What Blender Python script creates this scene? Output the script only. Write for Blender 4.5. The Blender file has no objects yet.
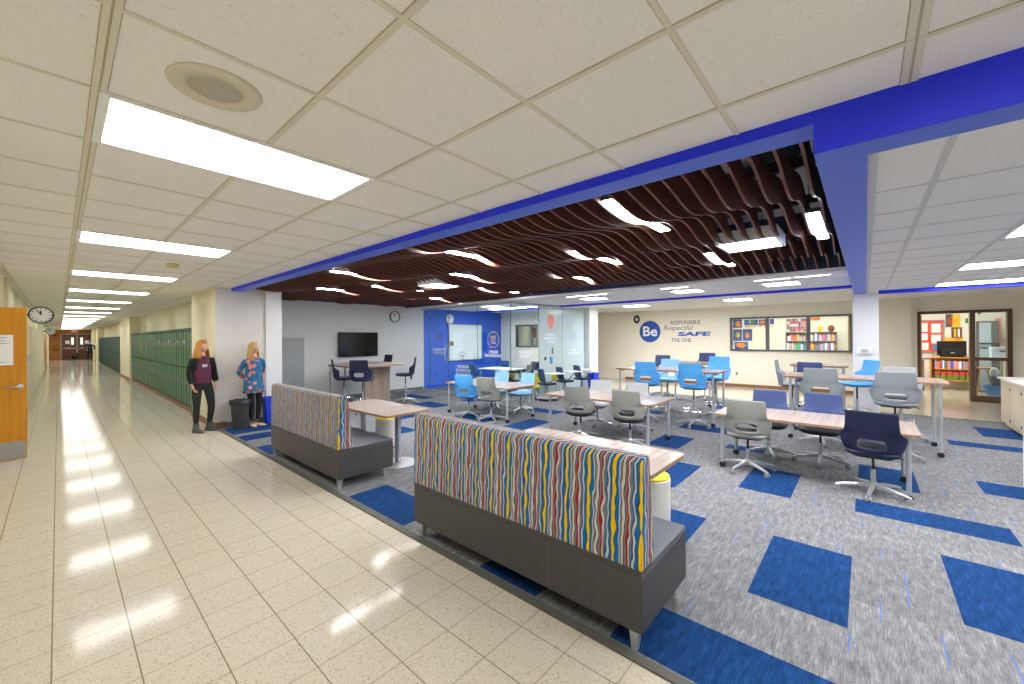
import bpy, bmesh, math, random
from mathutils import Vector, Matrix
random.seed(7)
PI = math.pi
scene = bpy.context.scene
COL = scene.collection

# ------------------------------------------------------------------ materials
MATS = {}
def s2l(c):
    return tuple((x/12.92 if x <= .04045 else ((x+.055)/1.055)**2.4) for x in c)
def hexc(h):
    h = h.lstrip('#'); return s2l(tuple(int(h[i:i+2], 16)/255 for i in (0, 2, 4)))
def mat(name, col, rough=.5, metal=0., spec=.5, emit=0., coat=0.):
    if name in MATS: return MATS[name]
    m = bpy.data.materials.new(name); m.use_nodes = True
    b = m.node_tree.nodes['Principled BSDF']
    c = hexc(col) if isinstance(col, str) else col
    b.inputs['Base Color'].default_value = (*c, 1)
    b.inputs['Roughness'].default_value = rough
    b.inputs['Metallic'].default_value = metal
    b.inputs['Specular IOR Level'].default_value = spec
    b.inputs['Coat Weight'].default_value = coat
    if emit:
        b.inputs['Emission Color'].default_value = (*c, 1)
        b.inputs['Emission Strength'].default_value = emit
    MATS[name] = m
    return m
class NT:
    """tiny node helper"""
    def __init__(s, m):
        s.t = m.node_tree; s.b = s.t.nodes['Principled BSDF']
        s.tc = s.t.nodes.new('ShaderNodeTexCoord')
    def n(s, typ, **kw):
        x = s.t.nodes.new(typ)
        for k, v in kw.items(): setattr(x, k, v)
        return x
    def l(s, a, b): s.t.links.new(a, b)
    def math(s, op, a, b=None, c=None):
        x = s.n('ShaderNodeMath', operation=op)
        for i, v in enumerate((a, b, c)):
            if v is None: continue
            if isinstance(v, (int, float)): x.inputs[i].default_value = v
            else: s.l(v, x.inputs[i])
        return x.outputs[0]
    def sep(s, src=None):
        x = s.n('ShaderNodeSeparateXYZ'); s.l(src or s.tc.outputs['Object'], x.inputs[0]); return x.outputs
    def ramp(s, fac, stops, interp='LINEAR'):
        r = s.n('ShaderNodeValToRGB'); r.color_ramp.interpolation = interp
        e = r.color_ramp.elements
        while len(e) > 1: e.remove(e[-1])
        for i, (p, c) in enumerate(stops):
            el = e[0] if i == 0 else e.new(p)
            el.position = p; el.color = (*(hexc(c) if isinstance(c, str) else c), 1)
        s.l(fac, r.inputs[0]); return r.outputs[0]
    def noise(s, scale, detail=2, rough=.5, vec=None, sc=None):
        x = s.n('ShaderNodeTexNoise'); x.inputs['Scale'].default_value = scale
        x.inputs['Detail'].default_value = detail; x.inputs['Roughness'].default_value = rough
        v = vec or s.tc.outputs['Object']
        if sc:
            mp = s.n('ShaderNodeMapping'); mp.inputs['Scale'].default_value = sc; s.l(v, mp.inputs[0]); v = mp.outputs[0]
        s.l(v, x.inputs['Vector']); return x.outputs['Fac']
    def mix(s, f, a, b, mode='MIX'):
        x = s.n('ShaderNodeMix', data_type='RGBA', blend_type=mode)
        for k, v in ((0, f), (6, a), (7, b)):
            if isinstance(v, (int, float)): x.inputs[k].default_value = v
            elif isinstance(v, (tuple, str)): x.inputs[k].default_value = (*(hexc(v) if isinstance(v, str) else v), 1)
            else: s.l(v, x.inputs[k])
        return x.outputs[2]
    def bump(s, h, strength=.3, dist=.01):
        x = s.n('ShaderNodeBump'); x.inputs['Strength'].default_value = strength; x.inputs['Distance'].default_value = dist
        s.l(h, x.inputs['Height']); s.l(x.outputs[0], s.b.inputs['Normal'])
    def color(s, c): s.l(c, s.b.inputs['Base Color'])
    def rough(s, r): s.l(r, s.b.inputs['Roughness'])

# ---- plain ones
WHITE = mat('white_plastic', '#e9e9e6', .45)
M_WALL_CREAM = mat('wall_cream', '#f0ebdd', .7)
M_WALL_YELLOW = mat('wall_yellow_cream', '#dcd2a4', .7)
M_WALL_WHITE = mat('wall_white', '#e4e5e8', .75)
M_WALL_GREY = mat('wall_grey_white', '#cfcfd2', .75)
M_BLUE_BEAM = mat('beam_blue', '#4468e2', .45)
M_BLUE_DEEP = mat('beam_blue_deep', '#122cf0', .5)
M_BLUE_WALL = mat('wall_blue', '#0058d2', .6)
M_SILVER = mat('silver_metal', '#c3c6ca', .32, .75)
M_SILVER_PAINT = mat('silver_paint', '#b4b9c0', .42, .35)
M_CHROME = mat('chrome', '#dfe2e6', .15, 1)
M_BLACK = mat('black_plastic', '#131417', .45)
M_NAVY = mat('navy_plastic', '#161f42', .42)
M_NAVY_L = mat('slate_blue_plastic', '#3c4d82', .45)
M_LBLUE = mat('light_blue_plastic', '#4ea6ee', .42)
M_PBLUE = mat('pale_blue_plastic', '#8fc4f4', .42)
M_GREY_CH = mat('warm_grey_plastic', '#94968f', .45)
M_CGREY_CH = mat('cool_grey_plastic', '#8c949c', .45)
M_WGREY_CH = mat('white_grey_plastic', '#b8bcc2', .45)
M_DARKGREY = mat('dark_grey_plastic', '#4a4c50', .5)
M_BROWN_TRIM = mat('brown_trim', '#8a6248', .5)
M_BRONZE = mat('bronze_frame', '#5f4636', .45, .1)
M_GREYFRAME = mat('grey_frame', '#555b63', .5)
M_RED = mat('red_card', '#e8442c', .6)
M_PAPER = mat('paper_white', '#eff1f2', .7)
M_YELLOW = mat('yellow_fabric', '#e2cf24', .7)
M_YELLOW2 = mat('yellow_card', '#f2c41a', .6)
M_ORANGE = mat('orange_card', '#f08a2a', .6)
M_GREEN = mat('green_card', '#3f9a4c', .6)
M_BINBLUE = mat('bin_blue', '#1238d6', .45)
M_TUB = mat('tub_blue', '#4c83bd', .45)
M_BIN = mat('bin_dark', '#34373c', .5)
M_LIGHTFRAME = mat('light_frame', '#eceef0', .4)
M_KICK = mat('kick_steel', '#a8a9ab', .35, .6)
M_SKIN = mat('skin', '#e8b39c', .55)
M_LIP = mat('lips', '#b5605c', .5)
M_EYE = mat('eye_dark', '#2c2a2b', .3)
M_DENIM = mat('charcoal_trousers', '#202127', .8)
M_BLACKCLOTH = mat('black_knit', '#16161b', .9)
M_MAROON = mat('maroon_top', '#5c2442', .7)
M_BOOT = mat('grey_suede', '#55565c', .85)
M_FLAT = mat('beige_flats', '#dcb6a2', .7)
M_HAIR1 = mat('strawberry_hair', '#b37c38', .5)
M_HAIR2 = mat('blonde_hair', '#bf9a60', .5)

def M_glass(name, tint=(.93, .98, .98), rough=.0):
    m = bpy.data.materials.new(name); m.use_nodes = True
    t = m.node_tree; t.nodes.clear()
    out = t.nodes.new('ShaderNodeOutputMaterial')
    tr = t.nodes.new('ShaderNodeBsdfTransparent'); tr.inputs[0].default_value = (*tint, 1)
    gl = t.nodes.new('ShaderNodeBsdfGlossy'); gl.inputs['Roughness'].default_value = rough
    gl.inputs[0].default_value = (1, 1, 1, 1)
    lw = t.nodes.new('ShaderNodeLayerWeight'); lw.inputs[0].default_value = .5
    p_ = t.nodes.new('ShaderNodeMath'); p_.operation = 'POWER'; p_.inputs[1].default_value = 5; t.links.new(lw.outputs['Facing'], p_.inputs[0])
    fr = t.nodes.new('ShaderNodeMath'); fr.operation = 'MULTIPLY_ADD'; fr.inputs[1].default_value = .7; fr.inputs[2].default_value = .045; t.links.new(p_.outputs[0], fr.inputs[0])
    mx = t.nodes.new('ShaderNodeMixShader')
    t.links.new(fr.outputs[0], mx.inputs[0]); t.links.new(tr.outputs[0], mx.inputs[1]); t.links.new(gl.outputs[0], mx.inputs[2])
    t.links.new(mx.outputs[0], out.inputs[0])
    MATS[name] = m
    return m
M_GLASS = M_glass('clear_glass')
def M_frost():
    m = bpy.data.materials.new('frosted_glass'); m.use_nodes = True
    t = m.node_tree; t.nodes.clear()
    out = t.nodes.new('ShaderNodeOutputMaterial')
    tr = t.nodes.new('ShaderNodeBsdfTransparent'); tr.inputs[0].default_value = (.9, .96, .98, 1)
    df = t.nodes.new('ShaderNodeBsdfPrincipled'); df.inputs['Base Color'].default_value = (*hexc('#c4d8de'), 1); df.inputs['Roughness'].default_value = .25
    mx = t.nodes.new('ShaderNodeMixShader'); mx.inputs[0].default_value = .8
    t.links.new(tr.outputs[0], mx.inputs[1]); t.links.new(df.outputs[0], mx.inputs[2]); t.links.new(mx.outputs[0], out.inputs[0])
    return m
M_FROST = M_frost()

# ceiling tile: mineral fibre with pin holes
def tile_mat(name, base, hole):
    m = mat(name, base, .9, spec=.15); q = NT(m)
    v = q.n('ShaderNodeTexVoronoi'); v.inputs['Scale'].default_value = 125; q.l(q.tc.outputs['Object'], v.inputs['Vector'])
    n = q.noise(28, 2, .6)
    d = q.math('LESS_THAN', v.outputs['Distance'], q.math('MULTIPLY', q.math('SUBTRACT', n, .30), .72))
    big = q.noise(1.3, 2)
    c = q.mix(q.math('MULTIPLY', big, .25), base, '#dcd8ca')
    q.color(q.mix(q.math('MULTIPLY', d, .5), c, hole))
    return m
M_TILE = tile_mat('ceiling_tile', '#f4f3f2', '#8a8578')
M_TILE_W = tile_mat('ceiling_tile_white', '#f0f0f3', '#c4c4c8')
M_TBAR = mat('tee_bar', '#dedacb', .6)
M_TBAR_D = mat('tee_bar_edge', '#b5ae95', .7)
M_TBAR_W = mat('tee_bar_white', '#d2d2d5', .6)

# terrazzo
def terrazzo():
    m = mat('terrazzo', '#d2c7ae', .17, spec=.12); q = NT(m)
    X, Y, Z = q.sep()
    def line(co, period, off, w):
        f = q.math('FRACT', q.math('DIVIDE', q.math('SUBTRACT', co, off), period))
        a = q.math('ABSOLUTE', q.math('SUBTRACT', f, .5))
        return q.math('GREATER_THAN', a, .5-w/2/period)
    T = .3048
    g1 = line(X, T, -.028, .0062); g2 = line(Y, T, 3.362, .0062)
    v = q.n('ShaderNodeTexVoronoi'); v.inputs['Scale'].default_value = 150; q.l(q.tc.outputs['Object'], v.inputs['Vector'])
    chips = q.ramp(q.sep(v.outputs['Color'])[0], [(0, '#6c6250'), (.04, '#8f8570'), (.09, '#cac3b4'), (.55, '#d0cabc'), (.8, '#bdb5a2'), (.93, '#d8d4c8')], 'CONSTANT')
    big = q.noise(1.1, 3)
    tn = q.n('ShaderNodeTexWhiteNoise', noise_dimensions='2D')
    cb = q.n('ShaderNodeCombineXYZ')
    q.l(q.math('FLOOR', q.math('DIVIDE', q.math('SUBTRACT', X, -.036), T)), cb.inputs[0])
    q.l(q.math('FLOOR', q.math('DIVIDE', q.math('SUBTRACT', Y, 3.315), T)), cb.inputs[1]); q.l(cb.outputs[0], tn.inputs['Vector'])
    c = q.mix(.5, chips, '#c5bdac')
    c = q.mix(q.math('MULTIPLY', tn.outputs['Value'], .10), c, '#b0a793')
    c = q.mix(q.math('MULTIPLY', big, .22), c, '#bbb29c')
    c = q.mix(q.math('MULTIPLY', g2, .75), c, '#8d8063')
    c = q.mix(q.math('MULTIPLY', g1, .85), c, '#776b52')
    q.color(c)
    q.rough(q.math('ADD', q.math('MULTIPLY', q.noise(5, 3), .08), .06))
    q.bump(q.noise(3.0, 2), .012, .05)
    return m
M_TERR = terrazzo()

# carpet planks
def carpet(name, stops, streak):
    m = mat(name, '#888888', .95, spec=.08); q = NT(m)
    n1 = q.noise(1, 3, .75, sc=(11, 130, 1)); n2 = q.noise(1, 2, .6, sc=(8, 26, 1)); n3 = q.noise(230, 1, .6)
    s_ = q.math('ADD', q.math('MULTIPLY', n1, .56), q.math('ADD', q.math('MULTIPLY', n2, .34), q.math('MULTIPLY', n3, .1)))
    c = q.ramp(s_, stops)
    Xp, Yp, _z = q.sep(); row = q.math('FLOOR', q.math('DIVIDE', q.math('SUBTRACT', Yp, .09), .508))
    wn = q.n('ShaderNodeTexWhiteNoise', noise_dimensions='2D'); cv = q.n('ShaderNodeCombineXYZ'); q.l(row, cv.inputs[1])
    q.l(q.math('FLOOR', q.math('ADD', Xp, q.math('MULTIPLY', q.math('FRACT', q.math('MULTIPLY', row, .37)), 1))), cv.inputs[0]); q.l(cv.outputs[0], wn.inputs['Vector'])
    c = q.mix(q.math('MULTIPLY', wn.outputs['Value'], .28), c, '#4d4e52' if streak else '#10294e')
    if streak:
        X, Y, Z = q.sep()
        # thin blue dashes that follow the pile direction
        f = q.math('FRACT', q.math('DIVIDE', q.math('ADD', Y, q.math('MULTIPLY', q.math('FLOOR', q.math('DIVIDE', X, .5)), .137)), .254))
        a = q.math('LESS_THAN', f, .022)
        g = q.math('GREATER_THAN', q.noise(1, 0, .5, sc=(1.7, 3.9, 1)), .56)
        c = q.mix(q.math('MULTIPLY', q.math('MULTIPLY', a, g), .85), c, '#3f6fc0')
    q.color(c); q.bump(n3, .25, .004)
    return m
M_CARPET = carpet('carpet_grey', [(.36, '#5b5c60'), (.47, '#727378'), (.54, '#828387'), (.64, '#a0a0a1')], True)
M_CARPET_B = carpet('carpet_blue', [(.38, '#112c58'), (.5, '#183c6e'), (.62, '#234c84')], False)
M_CARPET_EDGE = mat('carpet_edge', '#54554f', .8)

# laminate wood
def wood(name, a, b, rough=.35, scale=(1.2, 22, 22)):
    m = mat(name, a, rough); q = NT(m)
    n = q.noise(1, 4, .6, sc=scale)
    q.color(q.ramp(n, [(.32, a), (.68, b)])); return m
M_TOP = wood('light_laminate', '#9c8d87', '#b0a39d', .22)
M_TOPEDGE = mat('tan_edge_band', '#9a7558', .4)
M_WALNUT = wood('grey_oak_panel', '#8b7a6e', '#a8978a', .5, (16, 16, 1.5))
M_BAFFLE = wood('walnut_baffle', '#552c21', '#703d2d', .5)
M_BAFFLE_E = mat('baffle_edge', '#6e4030', .5)
M_DOOROAK = wood('amber_oak', '#c07f10', '#d89420', .35, (22, 22, 1.2))
M_CREDENZA = wood('whitewashed_oak', '#c8b9a0', '#dccfb9', .5, (18, 18, 1.4))
M_ORWOOD = wood('honey_wood', '#c98a24', '#dfa23a', .45)
M_STOOLWOOD = wood('brown_wood', '#7b5434', '#96683f', .5)

def vinyl(name, col, col2):
    m = mat(name, col, .48, spec=.35); q = NT(m)
    q.color(q.mix(q.noise(9, 3), col, col2)); q.bump(q.noise(260, 1), .12, .002); return m
M_VINYL = vinyl('grey_vinyl', '#434244', '#4a494b')
M_VINYL_L = vinyl('slate_vinyl', '#51555e', '#5a5f68')

def stripes():
    m = mat('stripe_fabric', '#888888', .85, spec=.15); q = NT(m)
    X, Y, Z = q.sep()
    w1 = q.noise(1, 0, .5, sc=(26, 26, 13)); w2 = q.noise(1, 0, .5, sc=(9, 9, 5))
    co = q.math('SUBTRACT', q.math('ADD', Y, q.math('MULTIPLY', X, .8)), 0)
    co = q.math('ADD', co, q.math('MULTIPLY', q.math('SUBTRACT', w1, .5), .028))
    co = q.math('ADD', co, q.math('MULTIPLY', q.math('SUBTRACT', w2, .5), .012))
    f = q.math('FRACT', q.math('DIVIDE', co, .158))
    Y_, B, W, G, R, K, D = '#dcb400', '#1266ac', '#bcbcb9', '#737376', '#a81c24', '#2c2a2a', '#123c6a'
    st = [(0, Y_), (.11, K), (.14, B), (.25, W), (.31, K), (.33, B), (.37, G), (.44, W), (.49, K), (.51, R), (.565, G), (.63, K), (.66, W), (.74, G), (.79, K), (.81, W), (.86, B), (.97, D)]
    q.color(q.ramp(f, st, 'CONSTANT')); q.bump(q.noise(300, 1), .1, .002)
    return m
M_STRIPE = stripes()

def brickmat():
    m = mat('orange_glazed_brick', '#b9792f', .5); q = NT(m)
    b = q.n('ShaderNodeTexBrick'); b.inputs['Scale'].default_value = 1
    b.inputs['Color1'].default_value = (*hexc('#bd7c34'), 1); b.inputs['Color2'].default_value = (*hexc('#a86b2b'), 1); b.inputs['Mortar'].default_value = (*hexc('#8a6338'), 1)
    b.inputs['Brick Width'].default_value = .4; b.inputs['Row Height'].default_value = .2; b.inputs['Mortar Size'].default_value = .008
    X, Y, Z = q.sep(); cb = q.n('ShaderNodeCombineXYZ'); q.l(X, cb.inputs[0]); q.l(Z, cb.inputs[1]); q.l(cb.outputs[0], b.inputs['Vector'])
    q.color(b.outputs['Color']); return m
M_BRICK = brickmat()
def blockmat(name, a, mortar):
    m = mat(name, a, .75); q = NT(m)
    b = q.n('ShaderNodeTexBrick'); b.inputs['Scale'].default_value = 1
    b.inputs['Color1'].default_value = (*hexc(a), 1); b.inputs['Color2'].default_value = (*hexc(a), 1); b.inputs['Mortar'].default_value = (*hexc(mortar), 1)
    b.inputs['Brick Width'].default_value = .4; b.inputs['Row Height'].default_value = .2; b.inputs['Mortar Size'].default_value = .006
    X, Y, Z = q.sep(); cb = q.n('ShaderNodeCombineXYZ'); q.l(q.math('ADD', X, Y), cb.inputs[0]); q.l(Z, cb.inputs[1]); q.l(cb.outputs[0], b.inputs['Vector'])
    q.color(b.outputs['Color']); q.bump(b.outputs['Fac'], -.15, .004); return m
M_BLOCK_GREY = blockmat('painted_block_grey', '#dddcda', '#d6d5d4')
M_BLOCK_CREAM = blockmat('painted_block_cream', '#f2eddf', '#eee8d8')
M_BLOCK_YEL = blockmat('painted_block_yellow', '#e6e0c2', '#dfd8b6')
M_LOCK_G = mat('locker_green', '#3d7555', .4)
M_LOCK_G2 = mat('locker_green_dark', '#214532', .5)
M_LOCK_C = mat('locker_cream', '#e0dbc6', .4)
M_LOCK_C2 = mat('locker_cream_dark', '#dcd7c0', .5)

def lampmat(name, strength, col=(1, .985, .96)):
    m = bpy.data.materials.new(name); m.use_nodes = True
    t = m.node_tree; t.nodes.clear()
    o = t.nodes.new('ShaderNodeOutputMaterial'); e = t.nodes.new('ShaderNodeEmission')
    e.inputs[0].default_value = (*col, 1); e.inputs[1].default_value = strength
    t.links.new(e.outputs[0], o.inputs[0]); return m
M_LAMP = lampmat('corridor_diffuser', 8.2, (1, .985, .955))
M_LAMP_C = lampmat('canopy_diffuser', 44, (1, .99, .975))
M_LAMP_S = lampmat('soffit_diffuser', 20, (1, .99, .97))
M_LAMP_F = lampmat('far_diffuser', 60, (1, .985, .96))
M_LAMP_R = lampmat('room_diffuser', 24, (1, .97, .9))

# ------------------------------------------------------------------ mesh builder
class MB:
    def __init__(s): s.v = []; s.f = []; s.m = []; s.mi = 0
    def add(s, vs, fs, mi=None):
        o = len(s.v); s.v += [tuple(v) for v in vs]
        s.f += [tuple(i+o for i in f) for f in fs]; s.m += [s.mi if mi is None else mi]*len(fs)
    def box(s, x0, x1, y0, y1, z0, z1, mi=None):
        if x0 > x1: x0, x1 = x1, x0
        if y0 > y1: y0, y1 = y1, y0
        if z0 > z1: z0, z1 = z1, z0
        s.add([(x0, y0, z0), (x1, y0, z0), (x1, y1, z0), (x0, y1, z0), (x0, y0, z1), (x1, y0, z1), (x1, y1, z1), (x0, y1, z1)],
              [(0, 3, 2, 1), (4, 5, 6, 7), (0, 1, 5, 4), (1, 2, 6, 5), (2, 3, 7, 6), (3, 0, 4, 7)], mi)
        return s
    def prism(s, pts, z0, z1, mi=None, mside=None):
        n = len(pts)
        s.add([(x, y, z0) for x, y in pts]+[(x, y, z1) for x, y in pts], [tuple(range(n-1, -1, -1)), tuple(range(n, 2*n))], mi)
        o = len(s.v)-2*n
        s.f += [(o+i, o+(i+1) % n, o+n+(i+1) % n, o+n+i) for i in range(n)]; s.m += [(s.mi if mi is None else mi) if mside is None else mside]*n
        return s
    def rings(s, rs, mi=None, cap=True, closed=True):
        n = len(rs[0]); o = len(s.v)
        for r in rs: s.v += [tuple(p) for p in r]
        mm = s.mi if mi is None else mi
        for k in range(len(rs)-1):
            for i in range(n if closed else n-1):
                s.f.append((o+k*n+i, o+k*n+(i+1) % n, o+(k+1)*n+(i+1) % n, o+(k+1)*n+i)); s.m.append(mm)
        if cap:
            s.f.append(tuple(o+i for i in range(n-1, -1, -1))); s.m.append(mm)
            s.f.append(tuple(o+(len(rs)-1)*n+i for i in range(n))); s.m.append(mm)
        return s
    def tube(s, pts, r, n=8, mi=None):
        pts = [Vector(p) for p in pts]; rs = r if isinstance(r, (list, tuple)) else [r]*len(pts); out = []
        up = None
        for i, p in enumerate(pts):
            d = (pts[min(i+1, len(pts)-1)]-pts[max(i-1, 0)]).normalized()
            if up is None: up = Vector((0, 0, 1)) if abs(d.z) < .9 else Vector((1, 0, 0))
            a = d.cross(up).normalized(); b = a.cross(d).normalized(); up = b
            out.append([p+(a*math.cos(2*PI*k/n)+b*math.sin(2*PI*k/n))*rs[i] for k in range(n)])
        return s.rings(out, mi)
    def lathe(s, prof, n=20, c=(0, 0), mi=None):
        return s.rings([[(c[0]+r*math.cos(2*PI*k/n), c[1]+r*math.sin(2*PI*k/n), z) for k in range(n)] for r, z in prof], mi)
    def cyl(s, c, r, z0, z1, n=20, mi=None): return s.lathe([(r, z0), (r, z1)], n, c, mi)
    def ell(s, c, r, n=16, m=10, mi=None):
        return s.rings([[(c[0]+r[0]*math.sin(PI*(j+.02)/(m+.04))*math.cos(2*PI*k/n), c[1]+r[1]*math.sin(PI*(j+.02)/(m+.04))*math.sin(2*PI*k/n), c[2]-r[2]*math.cos(PI*(j+.02)/(m+.04))) for k in range(n)] for j in range(m+1)], mi)
    def build(s, name, mats, parent=None, smooth=False, bevel=0., seg=2, loc=None, weld=False):
        me = bpy.data.meshes.new(name); me.from_pydata(s.v, [], s.f)
        if not isinstance(mats, (list, tuple)): mats = [mats]
        for m in mats: me.materials.append(m)
        me.polygons.foreach_set('material_index', s.m)
        if smooth: me.polygons.foreach_set('use_smooth', [True]*len(me.polygons))
        me.update()
        bm = bmesh.new(); bm.from_mesh(me); bmesh.ops.recalc_face_normals(bm, faces=bm.faces)
        if bevel:
            bmesh.ops.bevel(bm, geom=[e for e in bm.edges if e.is_manifold and e.calc_face_angle(0) > .5], offset=bevel, segments=seg, affect='EDGES', profile=.5)
            for f in bm.faces: f.smooth = True
        bm.to_mesh(me); bm.free()
        o = bpy.data.objects.new(name, me); COL.objects.link(o)
        if bevel:
            w = o.modifiers.new('wn', 'WEIGHTED_NORMAL'); w.keep_sharp = True
        if parent: o.parent = parent
        if loc: o.location = loc
        return o

def tag(o, label=None, cat=None, group=None, kind=None):
    if label: o['label'] = label
    if cat: o['category'] = cat
    if group: o['group'] = group
    if kind: o['kind'] = kind
    return o
def empty(name, loc=(0, 0, 0), rz=0., label=None, cat=None, group=None):
    o = bpy.data.objects.new(name, None); COL.objects.link(o); o.location = loc; o.rotation_euler = (0, 0, rz)
    o.empty_display_size = .1
    return tag(o, label, cat, group)
KIDS = {}
def copy_tree(o, parent=None):
    c = o.copy(); COL.objects.link(c); c.parent = parent
    for ch in list(o.children): copy_tree(ch, c)
    return c
def struct(o): o['kind'] = 'structure'; return o
def rrect(x0, x1, y0, y1, r, n=4):
    P = []
    for cx, cy, a0 in ((x1-r, y1-r, 0), (x0+r, y1-r, PI/2), (x0+r, y0+r, PI), (x1-r, y0+r, 3*PI/2)):
        for k in range(n+1):
            a = a0+PI/2*k/n; P.append((cx+r*math.cos(a), cy+r*math.sin(a)))
    return P
def bake(o):
    """replace a mesh's modifiers with their result"""
    bpy.context.view_layer.update()
    dg = bpy.context.evaluated_depsgraph_get()
    me = bpy.data.meshes.new_from_object(o.evaluated_get(dg)); o.modifiers.clear(); o.data = me
    return o
def text(name, body, size, m, loc, face, parent=None, align='CENTER', sx=1., ext=.002, shear=0., bold=0.):
    """flat lettering; face gives the direction the reader looks from"""
    cu = bpy.data.curves.new(name, 'FONT'); cu.body = body; cu.size = size; cu.align_x = align; cu.align_y = 'CENTER'
    cu.extrude = ext; cu.shear = shear; cu.offset = bold; cu.space_line = .95; cu.resolution_u = 3
    t = bpy.data.objects.new(name, cu); COL.objects.link(t)
    bpy.context.view_layer.update(); dg = bpy.context.evaluated_depsgraph_get()
    me = bpy.data.meshes.new_from_object(t.evaluated_get(dg)); bpy.data.objects.remove(t); bpy.data.curves.remove(cu)
    me.materials.clear(); me.materials.append(m)
    o = bpy.data.objects.new(name, me); COL.objects.link(o)
    # face '-X': on a wall whose visible side looks towards -X (reader sees +Y on the left)
    if face == '-X': M = Matrix(((0, 0, -1), (-1, 0, 0), (0, 1, 0)))
    elif face == '-Y': M = Matrix(((1, 0, 0), (0, 0, -1), (0, 1, 0)))
    M = M @ Matrix.Diagonal((sx, 1, 1)); me.transform(M.to_4x4()); o.location = loc
    if parent: o.parent = parent; o.location = Vector(loc)-Vector(parent.location)
    return o
def disc(name, m, c, r, face, parent=None, inner=0., n=32, t=.004, sy=1.):
    b = MB(); P = []
    def pt(R, a, d):
        u, v = R*math.cos(a)*sy, R*math.sin(a)
        return (c[0]-d, c[1]+u, c[2]+v) if face == '-X' else (c[0]+u, c[1]-d, c[2]+v)
    if inner:
        b.rings([[pt(inner, 2*PI*k/n, 0) for k in range(n)], [pt(inner, 2*PI*k/n, t) for k in range(n)], [pt(r, 2*PI*k/n, t) for k in range(n)], [pt(r, 2*PI*k/n, 0) for k in range(n)], [pt(inner, 2*PI*k/n, 0) for k in range(n)]], cap=False)
    else: b.rings([[pt(r, 2*PI*k/n, 0) for k in range(n)], [pt(r, 2*PI*k/n, t) for k in range(n)]])
    o = b.build(name, m)
    if parent: o.parent = parent; o.location = -Vector(parent.location)
    return o
EXPOSURE = 0.8
# ================================================================== the setting
C1 = 2.71
def S(b, name, mats, **k): return struct(b.build(name, mats, **k))
# floors
S(MB().box(-1.5, 19.2, -6.2, 56, -.06, 0), 'floor', M_TERR)
BLUES = [(3.02,4.02,.09,.60),(3.50,4.50,-.93,-.42),(5.08,5.48,-.93,.09),(6.53,7.05,-1.9,-.94),(10.2,11.15,-1.95,-1.46),(9.12,9.5,-1.9,-.96),
 (6.10,6.98,-.43,.08),(5.05,6.0,.60,1.09),(4.57,5.55,1.62,2.12),(3.0,3.99,1.12,1.62),(2.06,2.50,-.4,1.1),(2.06,2.52,3.15,4.18),(2.06,2.50,1.63,2.16),
 (7.24,7.66,5.15,6.04),(5.64,6.56,4.73,5.24),(6.05,6.6,7.87,8.82),(6.72,7.12,9.25,10.35),(2.06,2.82,8.45,9.1),(2.06,2.56,7.78,8.24),(2.06,2.45,6.6,7.2),
 (6.17,7.0,2.14,2.62),(7.65,8.12,1.72,2.64),(4.55,5.54,3.6,4.1),(6.72,6.98,1.12,1.62),(8.2,9.1,3.4,3.9),(9.3,10.3,4.1,4.6),(7.24,7.72,7.85,8.32),(5.66,6.14,5.75,6.7),
 (4.3,5.3,5.2,5.7),(3.5,4.4,6.2,6.7),(4.6,5.5,7.3,7.8),(3.2,4.2,8.4,8.9),(8.6,9.5,5.4,5.9),(10.2,11.1,2.3,2.8),(9.1,10.0,.62,1.12),(10.3,11.2,.1,.6),(7.6,8.5,-.43,.07),
 (3.3,4.3,2.65,3.15),(3.6,4.5,4.7,5.2),(8.8,9.7,8.4,8.9),(10.2,11.1,9.2,9.7),(9.6,10.5,-2.9,-2.4),(7.7,8.6,-2.6,-2.1),(5.5,6.4,-2.4,-1.9),(4.1,5.1,-2.0,-1.5),(2.6,3.4,-1.2,-.7),(2.9,3.9,-2.9,-2.4)]
c = MB(); c.box(2.0, 12.0, -6, 11.1, 0, .006, 0)
for x0, x1, y0, y1 in BLUES: c.box(x0, x1, y0, y1, .004, .0068, 1)
c.box(1.985, 2.045, -6, 9.3, 0, .010, 2); c.box(11.98, 12.03, -6, 7.1, 0, .009, 2)
S(c, 'floor_carpet', [M_CARPET, M_CARPET_B, M_CARPET_EDGE])

# ---- corridor ceiling with its tee grid; lamps fill their own bays
GX, GY, G = .1113, 2.302, .6096
LAMP_K = range(-2, 17)
lamps = [(GX, GX+2*G, GY+3.048*k, GY+3.048*k+G) for k in LAMP_K]
b = MB()
yy = [-6.2]
for l in lamps: yy += [l[2], l[3]]
yy.append(54.5)
for i in range(len(yy)-1):
    if i % 2 == 0: b.box(-.6, 2.25, yy[i], yy[i+1], C1, C1+.02)
    else:
        b.box(-.6, GX, yy[i], yy[i+1], C1, C1+.02); b.box(GX+2*G, 2.25, yy[i], yy[i+1], C1, C1+.02)
b.box(2.25, 2.5, 9.3, 54.5, C1, C1+.02); b.box(-1.5, -.6, -6.2, 9.4, C1, C1+.02)
S(b, 'ceiling', M_TILE)
b = MB()
def inlamp(x, y): return any(GX+.02 < x < GX+2*G-.02 and l[2]-.001 < y < l[3]+.001 for l in lamps)
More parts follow.
